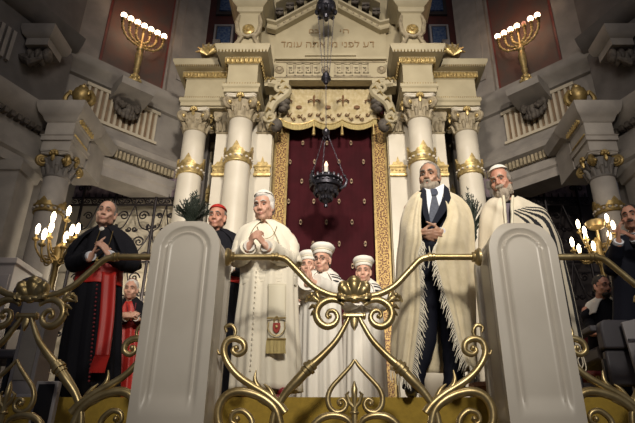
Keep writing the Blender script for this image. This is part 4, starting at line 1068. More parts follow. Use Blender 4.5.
class Human: pass
def human(label, X, Y, z0, hp, yaw=0, pitch=0, roll=0, skinm=None, arms=(), voxel=.0065, hs=1.0, seated=False, jowl=0, nose=1.0, group=None, legs=None, sw=.185):
    """hp: centre of the head at eye level; arms: (shoulder side, elbow, wrist, hand spec)"""
    h = Human(); t = thing('person', label, 'person', (X, Y, z0), group); h.t = t
    M = head_matrix(hp, yaw, pitch, roll, hs); h.M = M
    mb = MB(); head_prims(mb, M, jowl, nose)
    nb = M @ V(0, .045, -.20); h.nb = nb
    pel = V(X, Y + .02, z0 + (.52 if seated else .93)); h.pel = pel
    ch = nb + (pel - nb) * .38; ch.y += .0
    mb.cap(nb, ch, .062, .09, 16); mb.ell(ch, (.125, .08, .13)); mb.cap(ch, pel, .088, .085, 16); mb.ell(pel, (.115, .085, .10))
    h.sh = {}
    for s in (-1, 1):
        sh = nb + V(s * sw, .01, -.055); h.sh[s] = sh; mb.cap(nb + V(0, 0, -.035), sh + V(0, 0, -.01), .046, .046, 12)
        if legs and s in legs: kn, an, toe = legs[s]
        elif seated: kn, an, toe = V(X + s * .12, Y - .42, z0 + .50), V(X + s * .12, Y - .42, z0 + .09), V(X + s * .14, Y - .55, z0 + .05)
        else: kn, an, toe = V(X + s * .10, Y + .0, z0 + .50), V(X + s * .10, Y + .03, z0 + .09), V(X + s * .13, Y - .10, z0 + .045)
        hip = pel + V(s * .075, 0, -.03)
        mb.cap(hip, kn, .062, .046, 14); mb.cap(kn, an, .044, .032, 14); mb.cap(an + V(0, .01, -.03), toe + (an - toe) * .35, .028, .022, 12)
    h.arm = {}
    for s, el, wr, hd in arms:
        sh = h.sh[s]; mb.cap(sh, el, .046, .038, 14); mb.cap(el, wr, .038, .027, 14); h.arm[s] = (sh, el, wr)
        if hd: hand(mb, wr, **hd)
    h.body = union('body', mb, voxel, 2, [skinm, lipm], t, face_post(M), lip_pick(M))
    R3 = M.to_3x3()
    for s in (-1, 1):
        mb = MB(); mb.ell(M @ V(s * .031, -.0735, .003), (.0115, .0105, .0070), R3, 12, 8); 
        mb.m = 1; mb.ell(M @ V(s * .031, -.0810, .002), (.0050, .0040, .0050), R3, 10, 6); mb.build('eye', [eyew, eyed], t)
    return h
def brows(h, m, th=.006):
    for s in (-1, 1):
        mb = MB(); mb.tube(cr([h.M @ V(s * x, y, z) for x, y, z in ((.012, -.097, .025), (.03, -.092, .031), (.05, -.076, .024))], 8), [th * .8, th, th * .5], 6); mb.build('eyebrow', m, h.t)
def rough(p, a, f): return p + Vector((noise.noise(p * f), noise.noise(p * f + V(7, 3, 1)), noise.noise(p * f + V(2, 9, 4)))) * a
def hair(h, m, prims=None, name='hair', vox=.008, amp=.006):
    mb = MB(); R3 = h.M.to_3x3()
    prims = prims or [((0, .030, .047), (.083, .096, .086)), ((0, .066, -.02), (.070, .052, .062)), ((.070, .02, .005), (.014, .028, .035)), ((-.070, .02, .005), (.014, .028, .035))]
    for c, r in prims: mb.ell(h.M @ V(*c), r, R3, 20, 14)
    return union(name, mb, vox, 1, m, h.t, lambda p: rough(p, amp, 55))
def skullcap(h, m, name='skullcap', tilt=-22, ang=52, r=(.089, .103, .096), c=(0, .026, .044), stalk=None):
    mb = MB(); R3 = h.M.to_3x3() @ Matrix.Rotation(math.radians(tilt), 3, 'X'); cc = h.M @ V(*c); rings = []
    for k in range(9):
        a = math.radians(ang) * (1 - k / 8.3); rings.append([cc + R3 @ V(r[0] * math.sin(a) * math.cos(q), r[1] * math.sin(a) * math.sin(q), r[2] * math.cos(a)) for q in np.linspace(0, 2 * PI, 24, endpoint=False)])
    inner = [[cc + (p - cc) * .95 for p in ring] for ring in rings]
    mb.loft([inner[0]] + rings); o = mb.build(name, m, h.t)
    if stalk:
        mb = MB(); top = cc + R3 @ V(0, 0, r[2]); mb.tube([top - R3 @ V(0, 0, .002), top + R3 @ V(0, 0, .014)], .004, 6); mb.build('stalk', m, o)
    return o
def robe(h, rows, m, name='cassock', folds=.012, nf=9, ry=.74, ph=0.0, zhem=None, npts=120, dy=0, stripe=None, thick=.010, frontsharp=0):
    """closed garment: rows of (py, left px, right px) at the person's depth"""
    Y = h.t.location.y + dy; rr = []
    for row in rows:
        py, a, b = row[:3]; k = row[3] if len(row) > 3 else ry
        p, q = P(a, py, Y), P(b, py, Y); rx = (q.x - p.x) / 2; cx = (p.x + q.x) / 2; z = p.z if py is not None else zhem
        rr.append([V(cx + rx * math.sin(t), Y - rx * k * math.cos(t), z) for t in np.linspace(0, 2 * PI, 25)[:-1]])
    if zhem is not None:
        for p in rr[-1]: p.z = zhem
    def rip(u, v):
        t = 2 * PI * u
        return folds * (.08 + .92 * v ** 1.3) * (math.sin(nf * t + ph + 1.1 * math.sin(2 * t)) * .7 + .5 * math.sin((nf * 1.7) // 1 * t + 2.3 * ph)) + .004 * noise.noise(V(math.cos(t) * 3, math.sin(t) * 3, v * 4 + ph))
    mb = MB(); drape(mb, rr, npts, 44, True, thick, rip, stripe)
    return mb.build(name, m if isinstance(m, (list, tuple)) else [m], h.t, angle=180)
def sleeve(h, s, m, r=(.075, .072, .062, .055), end=.93, name='sleeve', cuff=None, sag=0.02):
    sh, el, wr = h.arm[s]
    e = el + (wr - el) * end
    pts = cr([sh + V(-s * .05, 0, .0), sh + (el - sh) * .35, el + V(0, 0, -sag * .3), el + (e - el) * .5 + V(0, 0, -sag), e], 26)
    rad = list(np.interp(np.linspace(0, 1, 26), np.linspace(0, 1, len(r)), r)); rad = [q * (1 + .06 * math.sin(i * 1.9) * (1 if 4 < i < 22 else .3)) for i, q in enumerate(rad)]
    mb = MB(); mb.tube(pts, rad, 18)
    o = mb.build(name, m, h.t, angle=60)
    if cuff:
        mb = MB(); d = (wr - el).normalized(); mb.tube([e - d * .01, e + d * .03], [cuff[1], cuff[1] * .97], 16); mb.build('cuff', cuff[0], o)
    return o
def cape(h, rows, m, name='cape', open0=8, open1=50, ry=(.8, .8), folds=.008, nf=6, stripe=None, dy=0, back=.0, nv=26, thick=.010, skew=0):
    """open-fronted cape: rows of (py, left px, right px); the opening widens downwards (degrees each side of the front)"""
    Y = h.t.location.y + dy; rr = []; n = len(rows)
    for i, row in enumerate(rows):
        py, a, b = row[:3]; f = i / (n - 1); o = math.radians(open0 + (open1 - open0) * f ** .8); k = row[3] if len(row) > 3 else ry[0] + (ry[1] - ry[0]) * f
        p, q = P(a, py, Y), P(b, py, Y); rx = (q.x - p.x) / 2; cx = (p.x + q.x) / 2
        t0 = -2 * PI + o + skew * f; rr.append([V(cx + rx * math.sin(t), Y + back - rx * k * math.cos(t), p.z + .02 * (1 - math.cos(t)) * (0 if i else 1)) for t in np.linspace(-o - skew * f, t0 + skew * f, 19)])
    def rip(u, v): return folds * v * (math.sin(nf * 2 * PI * u + 1) * .7 + .4 * math.sin(nf * 3.4 * PI * u)) + .004 * noise.noise(V(u * 9, v * 5, 1))
    mb = MB(); drape(mb, rr, 110, nv, False, thick, rip, stripe); return mb.build(name, m if isinstance(m, (list, tuple)) else [m], h.t, angle=180)
def collar_band(h, m, r=.063, z0=-.185, z1=-.135, name='collar'):
    M = h.M; mb = MB(); rings = []
    for k, (zz, rr) in enumerate(((z0, r * 1.12), ((z0 + z1) / 2, r * 1.04), (z1, r), (z1, r - .006))):
        rings.append([M @ V(rr * math.cos(q), .036 - (zz + .1) * .1 + rr * 1.02 * math.sin(q), zz - .012 * math.sin(q) * -1) for q in np.linspace(0, 2 * PI, 28, endpoint=False)])
    mb.loft(rings, cap=False); return mb.build(name, m, h.t)
def shoes(h, m, X, Y, z0, w=.10, out=.03):
    for s in (-1, 1):
        mb = MB(); a = V(X + s * w, Y + .06, z0 + .045); b = V(X + s * (w + out), Y - .14, z0 + .036)
        mb.cap(a, b, .043, .035, 12); mb.box((a + b) / 2 - V(0, 0, .03), (.07, .22, .02)); 
        for p in mb.v: p.z = max(p.z, z0 + .001)
        mb.build('shoe', m, h.t)

# ------------------------------------------------------------------ man in white
Y = 4.2; c = P(268, 385, Y); X = c.x; Yf = Y - .34
h = human('white-haired man in white cassock and shoulder cape clasping his hands at the railing', X, Y, DZ, P(263.5, 206.5, Y - .08), -13, 13, -3, skin,
    [(-1, P(240, 257, Y - .06), P(249, 246, Yf + .02), dict(f=(.34, -.30, .88), n=(.75, -.25, -.4), t=(-.3, .5, .5), curl=(38, 40, 25))),
     (1, P(289, 258, Y - .05), P(266, 246, Yf), dict(f=(-.62, -.22, .72), n=(-.65, -.3, -.6), t=(.1, .6, .6), curl=(45, 50, 30)))], jowl=.003)
popeh = h
hair(h, hairw, [((0, .032, .046), (.086, .098, .086)), ((0, .066, -.02), (.074, .054, .066)), ((.074, .015, -.002), (.016, .034, .040)), ((-.074, .015, -.002), (.016, .034, .040)), ((0, -.03, .088), (.05, .045, .022))], amp=.0025)
brows(h, hairw); skullcap(h, whitec, ang=62, tilt=-10, stalk=True, r=(.092, .106, .104)); collar_band(h, whitec)
robe(h, [(226, 256, 274, .9), (232, 244, 290, .62), (245, 239, 297, .6), (262, 241, 298, .62), (285, 241, 297, .72), (320, 237, 298), (355, 234, 300), (386, 232, 302)], ropew, folds=.020, nf=8, zhem=DZ + .065)
sleeve(h, -1, ropew, (.07, .07, .068, .064), cuff=(whitec, .045)); sleeve(h, 1, ropew, (.07, .074, .074, .070), cuff=(whitec, .045))
cape(h, [(222.5, 255, 275, .92), (228, 242, 287, .60), (236, 236, 293, .61), (247, 233, 297, .63), (264, 230, 302, .68)], ropew, 'shoulder_cape', 2, 34, folds=.012, nf=5, nv=30)
mb = MB()
for k in range(20):
    f = k / 19; p = P(259 - 5 * f, 278 + 96 * f, Y); rad = np.interp(278 + 96 * f, [278, 320, 386], [.155, .178, .200]); p.y = Y - rad - .007; mb = MB(); mb.ell(p, (.006, .005, .006), seg=8, rings=6); mb.build('button', ropew, h.t)
# broad silk sash with an embroidered, fringed end
def front_strip(px_rows, dist, wpx, m, name, parent, thick=.008):
    rows = [[P(px + d, py, Y - np.interp(py, [270, 285, 320, 355, 386], dist)) for d in np.linspace(-wpx, wpx, 7)] for py, px in px_rows]
    for r, (py, px) in zip(rows, px_rows):
        for k, p in enumerate(r): p.y = Y - np.interp(py, [270, 285, 320, 355, 386], dist) - .012 + .0045 * (k - 3) ** 2 * .3
    mb = MB(); drape(mb, rows, 13, 18, False, thick); return mb.build(name, m, parent, angle=180), rows
robe(h, [(276.5, 240.5, 297.5, .67), (281, 241, 297.5, .685), (287, 241, 297, .70)], ropew, 'waist_sash', folds=.0, thick=.012)
strip, rows = front_strip([(284, 277), (300, 277), (320, 276.5), (340, 276)], [.185, .195, .205, .215, .22], 9.2, silkm, 'sash_end', h.t)
mb = MB()
for k in range(32):
    f = k / 31; p = P(266.8 + 18.4 * f, 340, Y - .226); mb.tube([p, p + V(.003 * math.sin(k * 2), -.003, -.05), p + V(.006 * math.sin(k * 3.1), -.004, -.095)], [.005, .0055, .004], 5)
mb.build('fringe', fringem, strip)
mb = MB()
for py in (318, 339): 
    a, b = P(267, py, Y - .236), P(286, py, Y - .236); mb.tube([a, b], .006, 6)
mb.build('braid', goldleaf, strip)
c0 = P(276.5, 327, Y - .240)
mb = MB(); mb.prism([(-.026, .03), (.026, .03), (.028, 0), (.018, -.028), (0, -.044), (-.018, -.028), (-.028, 0)], -.004, c0, X3, Z3); em = mb.build('embroidered_shield', redem, strip)
mb = MB()
for s in (-1, 1): mb.tube(cr([c0 + V(s * .055, -.004, .035), c0 + V(s * .06, -.004, -.01), c0 + V(s * .035, -.004, -.05), c0 + V(0, -.004, -.065)], 12), .004, 5)
mb.tube(cr([c0 + V(-.02, -.005, .035), c0 + V(-.012, -.005, .062), c0 + V(0, -.005, .075), c0 + V(.012, -.005, .062), c0 + V(.02, -.005, .035)], 12), .005, 5)
mb.ell(c0 + V(0, -.006, .002), (.010, .004, .012), seg=8, rings=6); mb.build('gold_stitching', goldleaf, strip)
mb = MB(); mb.tube(cr([P(257, 226, Y - .12), P(262, 238, Y - .2), P(272, 236, Y - .2), P(277, 226, Y - .12)], 24), .0025, 6); mb.build('cord', goldleaf, h.t)
shoes(h, shoered, X, Y - .06, DZ)

# ------------------------------------------------------------------ man in a suit under the cream shawl
Y = 4.02; X = P(436, 385, Y).x
hz = dict(f=(-.15, -.55, -.82), n=(.2, .75, -.5), t=(.75, -.5, .2), curl=(35, 35, 20))
h = human('grey-bearded man in dark suit and tie under a long cream fringed shawl', X, Y, DZ, P(429.5, 177, Y - .09), -24, 8, 3, skint,
    [(-1, P(411, 243, Y - .02), P(420, 233, Y - .28), dict(f=(.62, -.45, -.35), n=(-.2, .75, -.6), t=(.35, -.4, .7), curl=(30, 35, 20))),
     (1, P(459, 246, Y - .02), P(441, 232, Y - .29), dict(f=(-.72, -.45, -.35), n=(.2, .75, -.6), t=(-.3, -.4, .7), curl=(35, 35, 20)))],
    legs={-1: (P(424, 343, Y - .05), P(413, 386, Y - .02), P(408, 392, Y - .17)), 1: (P(453, 343, Y - .0), P(453, 386, Y + .05), P(456, 391, Y - .10))}, nose=1.15, hs=1.0)
rab = h
hair(h, hairg, [((0, .030, .048), (.0835, .095, .084)), ((0, .066, -.02), (.072, .052, .066)), ((.074, .012, .0), (.012, .028, .040)), ((-.074, .012, .0), (.012, .028, .040))], amp=.004)
hair(h, hairlg, [((0, -.056, -.100), (.046, .040, .036)), ((.052, -.012, -.082), (.024, .042, .040)), ((-.052, -.012, -.082), (.024, .042, .040)), ((.034, -.05, -.088), (.03, .03, .034)), ((-.034, -.05, -.088), (.03, .03, .034)), ((0, -.095, -.057), (.033, .013, .011)), ((.022, -.075, -.075), (.016, .02, .02)), ((-.022, -.075, -.075), (.016, .02, .02))], 'beard', amp=.005)
brows(h, hairg, .007)
collar_band(h, shirt)
L1 = [(191, 421, 439, .95), (197, 412, 452, .6), (210, 410, 464, .58), (235, 413, 462, .62), (262, 414, 460, .66), (290, 414, 461, .62)]
robe(h, L1, navy, 'jacket', folds=.006, nf=5, zhem=None)
def on_front(px, py, d): p = P(px, py, Y); p.y = Y - d; return p
# shirt front, lapels and tie lie on the chest
def chest(pts, d, m, name, th=.006, parent=None):
    q = [on_front(a, b, np.interp(b, [193, 210, 235, 262], [.115, .185, .205, .212]) + d) for a, b in pts]; ring2 = [p + V(0, th, 0) for p in q]; n = len(q); mb = MB()
    mb.add(q + ring2, [tuple(range(n)), tuple(reversed(range(n, 2 * n)))] + [(i, n + i, n + (i + 1) % n, (i + 1) % n) for i in range(n)]); return mb.build(name, m, parent or h.t, angle=30)
chest([(422, 193), (427, 196), (434, 195), (441, 191), (441, 198), (437, 212), (431, 226), (425, 238), (422, 225), (421, 208)], .012, shirt, 'shirt_front')
chest([(427.5, 198), (433, 198), (434.5, 203), (432, 206), (428, 206)], .030, tiem, 'tie_knot', .016); chest([(428.5, 205), (432, 205), (434.5, 218), (434, 232), (428, 240), (424, 232), (426, 218)], .024, tiem, 'tie')
chest([(420, 196), (423, 200), (423, 216), (426, 236), (425, 242), (419, 226), (417, 206)], .030, navy, 'lapel', .010); chest([(441, 193), (445, 198), (446, 210), (440, 224), (427, 242), (425.5, 238), (433, 222), (439, 208)], .030, navy, 'lapel', .010)
for s, pts in ((-1, [(431, 270), (427, 300), (424, 343), (416, 370), (412.5, 390)]), (1, [(445, 270), (449, 300), (453, 343), (454, 370), (454, 388)])):
    mb = MB(); q = [P(a, b, Y - .01 * k) for k, (a, b) in enumerate(pts)]; q[-1].z = DZ + .05
    mb.tube(cr(q, 26), [r * (1 + .04 * math.sin(i * 1.7)) for i, r in enumerate(np.interp(np.linspace(0, 1, 26), [0, .4, .75, 1], [.095, .086, .072, .076]))], 18); mb.build('trouser_leg', navy, h.t, angle=60)
    mb = MB(); a = P(pts[-1][0], 390, Y); a.z = DZ + .045; b = a + V(s * .02 - .02, -.17, -.008); mb.cap(a + V(0, .06, 0), b, .044, .036, 12)
    for p in mb.v: p.z = max(p.z, DZ + .001)
    mb.build('shoe', shoeblk, h.t)
for s in (-1, 1): sleeve(h, s, navy, (.07, .068, .058, .048), cuff=(shirt, .036))
def shawl(h, rows, m, fr=-.20, thick=.014, folds=.012, stripe=None, name='prayer_shawl', bk=.19, nf=7, dyext=0, nu=120, nv=60):
    Y = h.t.location.y; rr = []
    for i, (py, lf, le, re, rf) in enumerate(rows):
        f = (fr if not hasattr(fr, '__len__') else fr[i]) * (.62 if i == 0 else 1)
        if isinstance(py, tuple): py, pyf1, pyf2 = py
        else: pyf1 = pyf2 = py
        mid = lambda a, b, t: a + (b - a) * t
        zb = P(0, py, Y).z
        def pt(px, dy, pz): p = P(px, pz, Y + dy); p.z = p.z if dy < -.05 else P(px, pz, Y).z; return p
        rr.append([pt(lf, f, pyf1), pt(mid(lf, le, .5), f * .82, mid(pyf1, py, .5)), pt(le, -.01 + dyext, py), pt(mid(le, re, .22), bk * .82, py), pt(mid(le, re, .5), bk, py), pt(mid(le, re, .78), bk * .82, py), pt(re, -.01 + dyext, py), pt(mid(re, rf, .5), f * .82, mid(py, pyf2, .5)), pt(rf, f, pyf2)])
    def rip(u, v):
        return folds * (.15 + v) * (.8 * math.sin(nf * 2 * PI * u + 2.5 * v) + .5 * math.sin(nf * 4.6 * PI * u + 1 - 3 * v)) + .010 * noise.noise(V(u * 7, v * 6, 2))
    mb = MB(); G, N = drape(mb, rr, nu, nv, False, thick, rip, stripe); o = mb.build(name, m if isinstance(m, (list, tuple)) else [m], h.t, angle=180); return o, G
def edge_fringe(G, cols, parent, m, L=.06, rows=None, step=1, sgn=0, per=3):
    mb = MB(); nv = G.shape[0]; k = 0
    for j, sx in cols:
        for i in range(*(rows or (4, nv - 1))):
            for q in range(per):
                a = Vector(G[i][j] + (G[min(i + 1, nv - 1)][j] - G[i][j]) * q / per); k += 1
                l = L * (.6 + .8 * random.random()); e = a + V(sx * l * (.35 + .3 * random.random()), -.012, -l * (.7 + .3 * random.random())); mb.tube([a, (a + e) / 2 + V(sx * .008, -.008, 0), e], [.003, .003, .0015], 4)
    o = mb.build('fringe', m, parent); return o
sh_, G = shawl(h, [(192, 422, 418, 448, 441), ((198, 200, 204), 421.5, 411, 460, 447), ((208, 213, 216), 421, 404, 470, 447), ((222, 228, 229), 421, 400, 473.5, 441), ((236, 241, 243), 421.5, 398.5, 474.5, 437), (256, 418, 397, 475, 435), (280, 420, 395.5, 476.5, 441), (310, 419.5, 393.5, 477, 450.5), (340, 416, 391.5, 477.5, 458.5), ((370, 378, 366), 411, 390, 478, 468)], shawlm, fr=[-.2, -.225, -.25, -.31, -.335, -.30, -.26, -.25, -.25, -.25], bk=.13)
edge_fringe(G, [(0, .8), (G.shape[1] - 1, -.9)], sh_, ropew, .075, (26, 59))
mb = MB()
for j in range(2, 118):
    if j < 30 or j > 92:
        a = Vector(G[-1][j]); l = .07 * (.7 + .5 * random.random()); mb.tube([a, a + V(.01 * random.random(), -.004, -l)], [.0035, .002], 4)
mb.build('fringe', ropew, sh_)
for (px, py, px2, py2) in ((429, 246, 428, 268), (435, 247, 437, 272)):
    mb = MB(); a, b = P(px, py, Y - .25), P(px2, py2, Y - .24); mb.tube(cr([a, (a + b) / 2 + V(.01, -.01, 0), b], 8), .004, 5); mb.build('tassel_cord', ropew, sh_)

# ------------------------------------------------------------------ man in the striped shawl behind the right post
Y = 4.12; X = P(520, 330, Y).x
h = human('grey-bearded man with white skullcap in ivory prayer shawl with black stripes', X, Y, DZ, P(500.5, 181.5, Y - .09), -34, 15, -6, skinr,
    [(-1, P(486, 250, Y - .02), P(500, 256, Y - .24), dict(f=(.7, -.3, -.3), n=(0, .4, -.8), t=(.2, -.6, .5), curl=(30, 30, 20))), (1, P(552, 262, Y - .02), P(530, 262, Y - .22), dict(f=(-.7, -.3, -.3), n=(0, .4, -.8), t=(-.2, -.6, .5), curl=(30, 30, 20)))], nose=1.25, hs=1.0, jowl=.004)
hair(h, hairg, [((0, .036, .034), (.086, .092, .082)), ((0, .066, -.02), (.074, .054, .066)), ((.078, .012, -.002), (.014, .032, .042)), ((-.078, .012, -.002), (.014, .032, .042))], amp=.006)
hair(h, hairlg, [((0, -.062, -.115), (.052, .042, .052)), ((.052, -.012, -.090), (.028, .044, .050)), ((-.052, -.012, -.090), (.028, .044, .050)), ((0, -.096, -.058), (.036, .016, .013)), ((0, -.055, -.155), (.04, .03, .04))], 'beard', amp=.010)
brows(h, hairlg, .008); skullcap(h, whitec, 'kippah', tilt=-8, ang=62, r=(.092, .105, .108), c=(0, .022, .042))
robe(h, [(203, 496, 514, .9), (208, 488, 530, .6), (225, 488, 542, .58), (262, 492, 548, .6), (320, 492, 552, .6), (386, 490, 556, .6)], blackc, 'coat', folds=.008, nf=5, zhem=DZ + .05)
chest2 = lambda pts, d, m, name: None
q = [P(a, b, Y - .19) for a, b in ((503, 203), (511, 203), (513, 225), (509, 240), (504, 240), (502, 222))]; mb = MB(); n = 6; mb.add(q + [p + V(0, .02, 0) for p in q], [tuple(range(n)), tuple(reversed(range(n, 2 * n)))] + [(i, n + i, n + (i + 1) % n, (i + 1) % n) for i in range(n)]); mb.build('tie', tiep, h.t)
def stp(u, v):
    if v > .19:
        k = ((u - .70) - .13 * max(0, (.47 - v) / .27) ** 2) / .19 * 5.0
        return 1 if 0 < k < 5 and (k % 1) > .45 else 0
    return 0
sh2, G2 = shawl(h, [(197, 502.5, 497, 518, 513), ((202, 206, 207), 503.5, 488, 532, 512), ((208, 218, 219), 504.5, 483, 545, 512), ((222, 232, 232), 505, 479, 553, 511.5), ((242, 246, 246), 504, 478.5, 561, 511), (272, 503, 479, 568, 511), (310, 503, 480, 576, 512), (350, 503, 481, 584, 514)], [shawlw, blackst], fr=-.225, stripe=stp, folds=.010, nf=5, bk=.15, nu=321, nv=110)
for s, u0 in ((-1, 0), (1, 320)):
    mb = MB(); cen = [Vector(G2[i][u0]) + V(s * -.004, -.012, 0) for i in range(0, 72, 3)]; mb.tube(cr(cen, 40), .012, 6); mb.build('edge_band', silkm, sh2)
mb = MB()
for px, py in ((574, 338), (578, 346), (581, 350)):
    a = P(px, py, Y - .06); mb.tube(cr([a, a + V(.01, -.01, -.12), a + V(-.005, -.01, -.16), a + V(.008, -.01, -.22)], 12), .005, 5)
mb.build('tassel_cord', shawlw, sh2)
shoes(h, shoeblk, X, Y, DZ)

# ------------------------------------------------------------------ man in black cassock with scarlet sash
Y = 4.62; X = P(94, 345, Y).x; Yf = Y - .36
h = human('man in black cassock and cape with wide scarlet sash clapping beside the candelabrum', X, Y, DZ, P(106.5, 213.5, Y - .08), 10, 3, 3, skin,
    [(-1, P(74, 262, Y - .10), P(91, 256, Yf + .04), dict(f=(.36, -.1, .9), n=(.75, -.4, -.2), t=(-.2, .5, .3), curl=(8, 10, 8), thumb=(5, 5), spread=6)),
     (1, P(132, 263, Y - .08), P(109, 255, Yf + .02), dict(f=(-.55, -.15, .82), n=(-.65, -.45, -.3), t=(.1, .5, .5), curl=(22, 20, 12), spread=3))], jowl=.004)
hair(h, hairg, [((0, .032, .046), (.081, .094, .082)), ((0, .066, -.02), (.072, .052, .060)), ((.072, .012, .008), (.010, .026, .034)), ((-.072, .012, .008), (.010, .026, .034))], amp=.003); brows(h, hairg, .005)
robe(h, [(229, 98, 116, .9), (235, 86, 126, .6), (250, 82, 126, .6), (272, 78, 122, .68), (300, 72, 121), (340, 64, 120), (390, 58, 120)], blackc, folds=.018, nf=8, zhem=DZ + .05)
cape(h, [(227.5, 98, 116, .95), (233, 86, 126, .6), (242, 76, 134, .62), (254, 70, 138, .68), (265, 67, 141, .72)], blackc, 'shoulder_cape', 9, 46, folds=.008, nf=5)
sleeve(h, -1, blackc, (.08, .08, .07, .06), cuff=(shirt, .042)); sleeve(h, 1, blackc, (.08, .08, .07, .06), cuff=(shirt, .042)); collar_band(h, blackc)
mb = MB(); p = h.M @ V(0, -.036, -.158); mb.ell(p, (.022, .008, .020)); mb.build('clerical_collar', whitec, h.t)
robe(h, [(268, 77, 123, .72), (276, 76, 122.5, .735), (287, 74.5, 122, .76)], redsilk, 'waist_sash', folds=.004, nf=4, thick=.02)
def front2(rows_, wpx, m, name, d):
    rows = []
    for py, px in rows_:
        yy = Y - np.interp(py, [270, 300, 340, 390], d) - .022
        rows.append([P(px + k, py, yy) for k in np.linspace(-wpx, wpx, 7)])
    mb = MB(); drape(mb, rows, 15, 24, False, .010, lambda u, v: .006 * math.sin(u * 9 + v)); return mb.build(name, m, h.t, angle=180)
strip = front2([(272, 109), (295, 108), (320, 106.5), (345, 103.5), (356, 102)], 7.2, redsilk, 'sash_end', [.17, .20, .235, .26])
mb = MB()
for k in range(26):
    p = P(95 + 14 * k / 25, 356, Y - .268); mb.tube([p, p + V(-.012, 0, -.06), p + V(-.02 + .004 * math.sin(k * 2.3), 0, -.125)], [.006, .006, .004], 5)
mb.build('fringe', redsilk, strip)
mb = MB()
for k in range(24):
    f = k / 23; p = P(97 - 8 * f, 285 + 96 * f, Y - np.interp(f, [0, .4, 1], [.185, .225, .265]) - .010); mb = MB(); mb.ell(p, (.009, .007, .009), seg=8, rings=6); mb.build('button', redpipe, h.t)
mb = MB(); mb.tube(cr([P(100, 231, Y - .13), P(95, 246, Y - .24), P(96, 258, Y - .25), P(108, 246, Y - .24), P(113, 231, Y - .13)], 40), .003, 6); ch = mb.build('chain', golddark, h.t)
mb = MB(); p = P(96, 262, Y - .26); mb.box(p, (.018, .01, .085)); mb.box(p + V(0, 0, .012), (.058, .01, .018)); mb.ell(p + V(0, -.006, .012), .012); mb.build('pectoral_cross', goldleaf, ch)
shoes(h, shoeblk, X, Y, DZ)

# ------------------------------------------------------------------ man with scarlet skullcap half hidden by the left post
Y = 4.95; X = P(222, 385, Y).x
h = human('man with scarlet skullcap and black cassock half hidden behind the left marble post', X, Y, DZ, P(217, 217.5, Y - .08), -4, 6, 0, skinr,
    [(-1, P(202, 264, Y), P(212, 262, Y - .26), dict(f=(.6, -.4, .3), n=(.2, .4, -.6), t=(0, .4, .6), curl=(30, 30, 20))), (1, P(244, 268, Y - .02), P(230, 268, Y - .24), dict(f=(-.7, -.4, .2), n=(-.2, .4, -.6), t=(0, .4, .6), curl=(30, 30, 20)))], voxel=.008)
hair(h, hairg, [((0, .038, .034), (.084, .092, .080)), ((0, .066, -.02), (.074, .054, .062))], amp=.004); brows(h, hairg)
skullcap(h, redsilk, ang=66, tilt=-6, r=(.093, .108, .102), c=(0, .022, .038))
robe(h, [(233, 210, 228, .9), (239, 200, 240, .6), (262, 200, 243, .6), (290, 200, 244, .7), (386, 196, 250, .75)], blackc, folds=.014, nf=8, zhem=DZ + .03)
cape(h, [(231.5, 210, 228, .95), (237, 200, 240, .6), (246, 196, 246, .62), (272, 192, 249, .7)], blackc, 'shoulder_cape', 9, 40, folds=.008, nf=5)
robe(h, [(273, 200, 244.5, .72), (286, 199, 245, .76)], redsilk, 'waist_sash', folds=.003, nf=4, thick=.02); collar_band(h, redsilk)
for s in (-1, 1): sleeve(h, s, blackc, cuff=(whitec, .045))
shoes(h, shoeblk, X, Y, DZ)

# ------------------------------------------------------------------ three cantors in white with tall soft caps
def cantor_cap(h, m=whitec):
    M = h.M @ Matrix.Rotation(math.radians(-10), 4, 'X'); mb = MB(); rings = []
    for r, z, y in ((.088, .052, .01), (.092, .056, .01), (.094, .088, .012), (.093, .094, .012), (.112, .112, .014), (.118, .135, .016), (.104, .158, .018), (.07, .172, .02), (.02, .178, .02)):
        rings.append([M @ V(r * math.cos(q) * (1 + (.02 * math.sin(9 * q) if z > .1 else 0)), y + r * 1.12 * math.sin(q), z) for q in np.linspace(0, 2 * PI, 32, endpoint=False)])
    mb.loft(rings); o = mb.build('cap', m, h.t, angle=50)
    mb = MB(); mb.tube([M @ V(.095 * math.cos(q), .011 + .107 * math.sin(q), .09) for q in np.linspace(0, 2 * PI, 30, endpoint=False)], .006, 6, closed=True); mb.build('band', silkm, o)
def glasses(h):
    mb = MB()
    for s in (-1, 1):
        mb.tube([h.M @ V(s * .032 + .021 * math.cos(q), -.098 + .012 * abs(math.cos(q)) * (1 if s * math.cos(q) > 0 else 0), .0 + .017 * math.sin(q)) for q in np.linspace(0, 2 * PI, 16, endpoint=False)], .002, 5, closed=True)
        mb.tube([h.M @ V(s * .053, -.086, .004), h.M @ V(s * .078, -.03, .006), h.M @ V(s * .082, .02, .0)], .002, 5)
    mb.tube([h.M @ V(-.011, -.099, .004), h.M @ V(.011, -.099, .004)], .002, 5); mb.build('spectacles', blackp, h.t)
CG = 'attendants in white robes and soft white caps'
def cantor(label, px, Y, hpx, hpy, rows, arms, yaw, cp, st, gl=True, shade=whitec):
    X = P(px, 385, Y).x
    h = human(label, X, Y, DZ, P(hpx, hpy, Y - .08), yaw, 8, 0, skin, [(s, P(*e, Y - .04), P(*w_, Y - .30), hd) for s, e, w_, hd in arms], voxel=.008, group=None, sw=.17)
    cantor_cap(h); brows(h, hairg, .005); hair(h, hairg, [((0, .036, .02), (.082, .088, .07)), ((0, .064, -.02), (.070, .050, .060))], amp=.003)
    if gl: glasses(h)
    robe(h, rows, shade, 'robe', folds=.020, nf=7, zhem=DZ + .05)
    for s, *_ in arms: sleeve(h, s, shade, (.08, .085, .085, .085), end=.9)
    cape(h, cp, [whitec, blackst], 'shoulder_shawl', 9, 34, folds=.006, nf=4, stripe=st); shoes(h, shoeblk, X, Y, DZ)
    return h
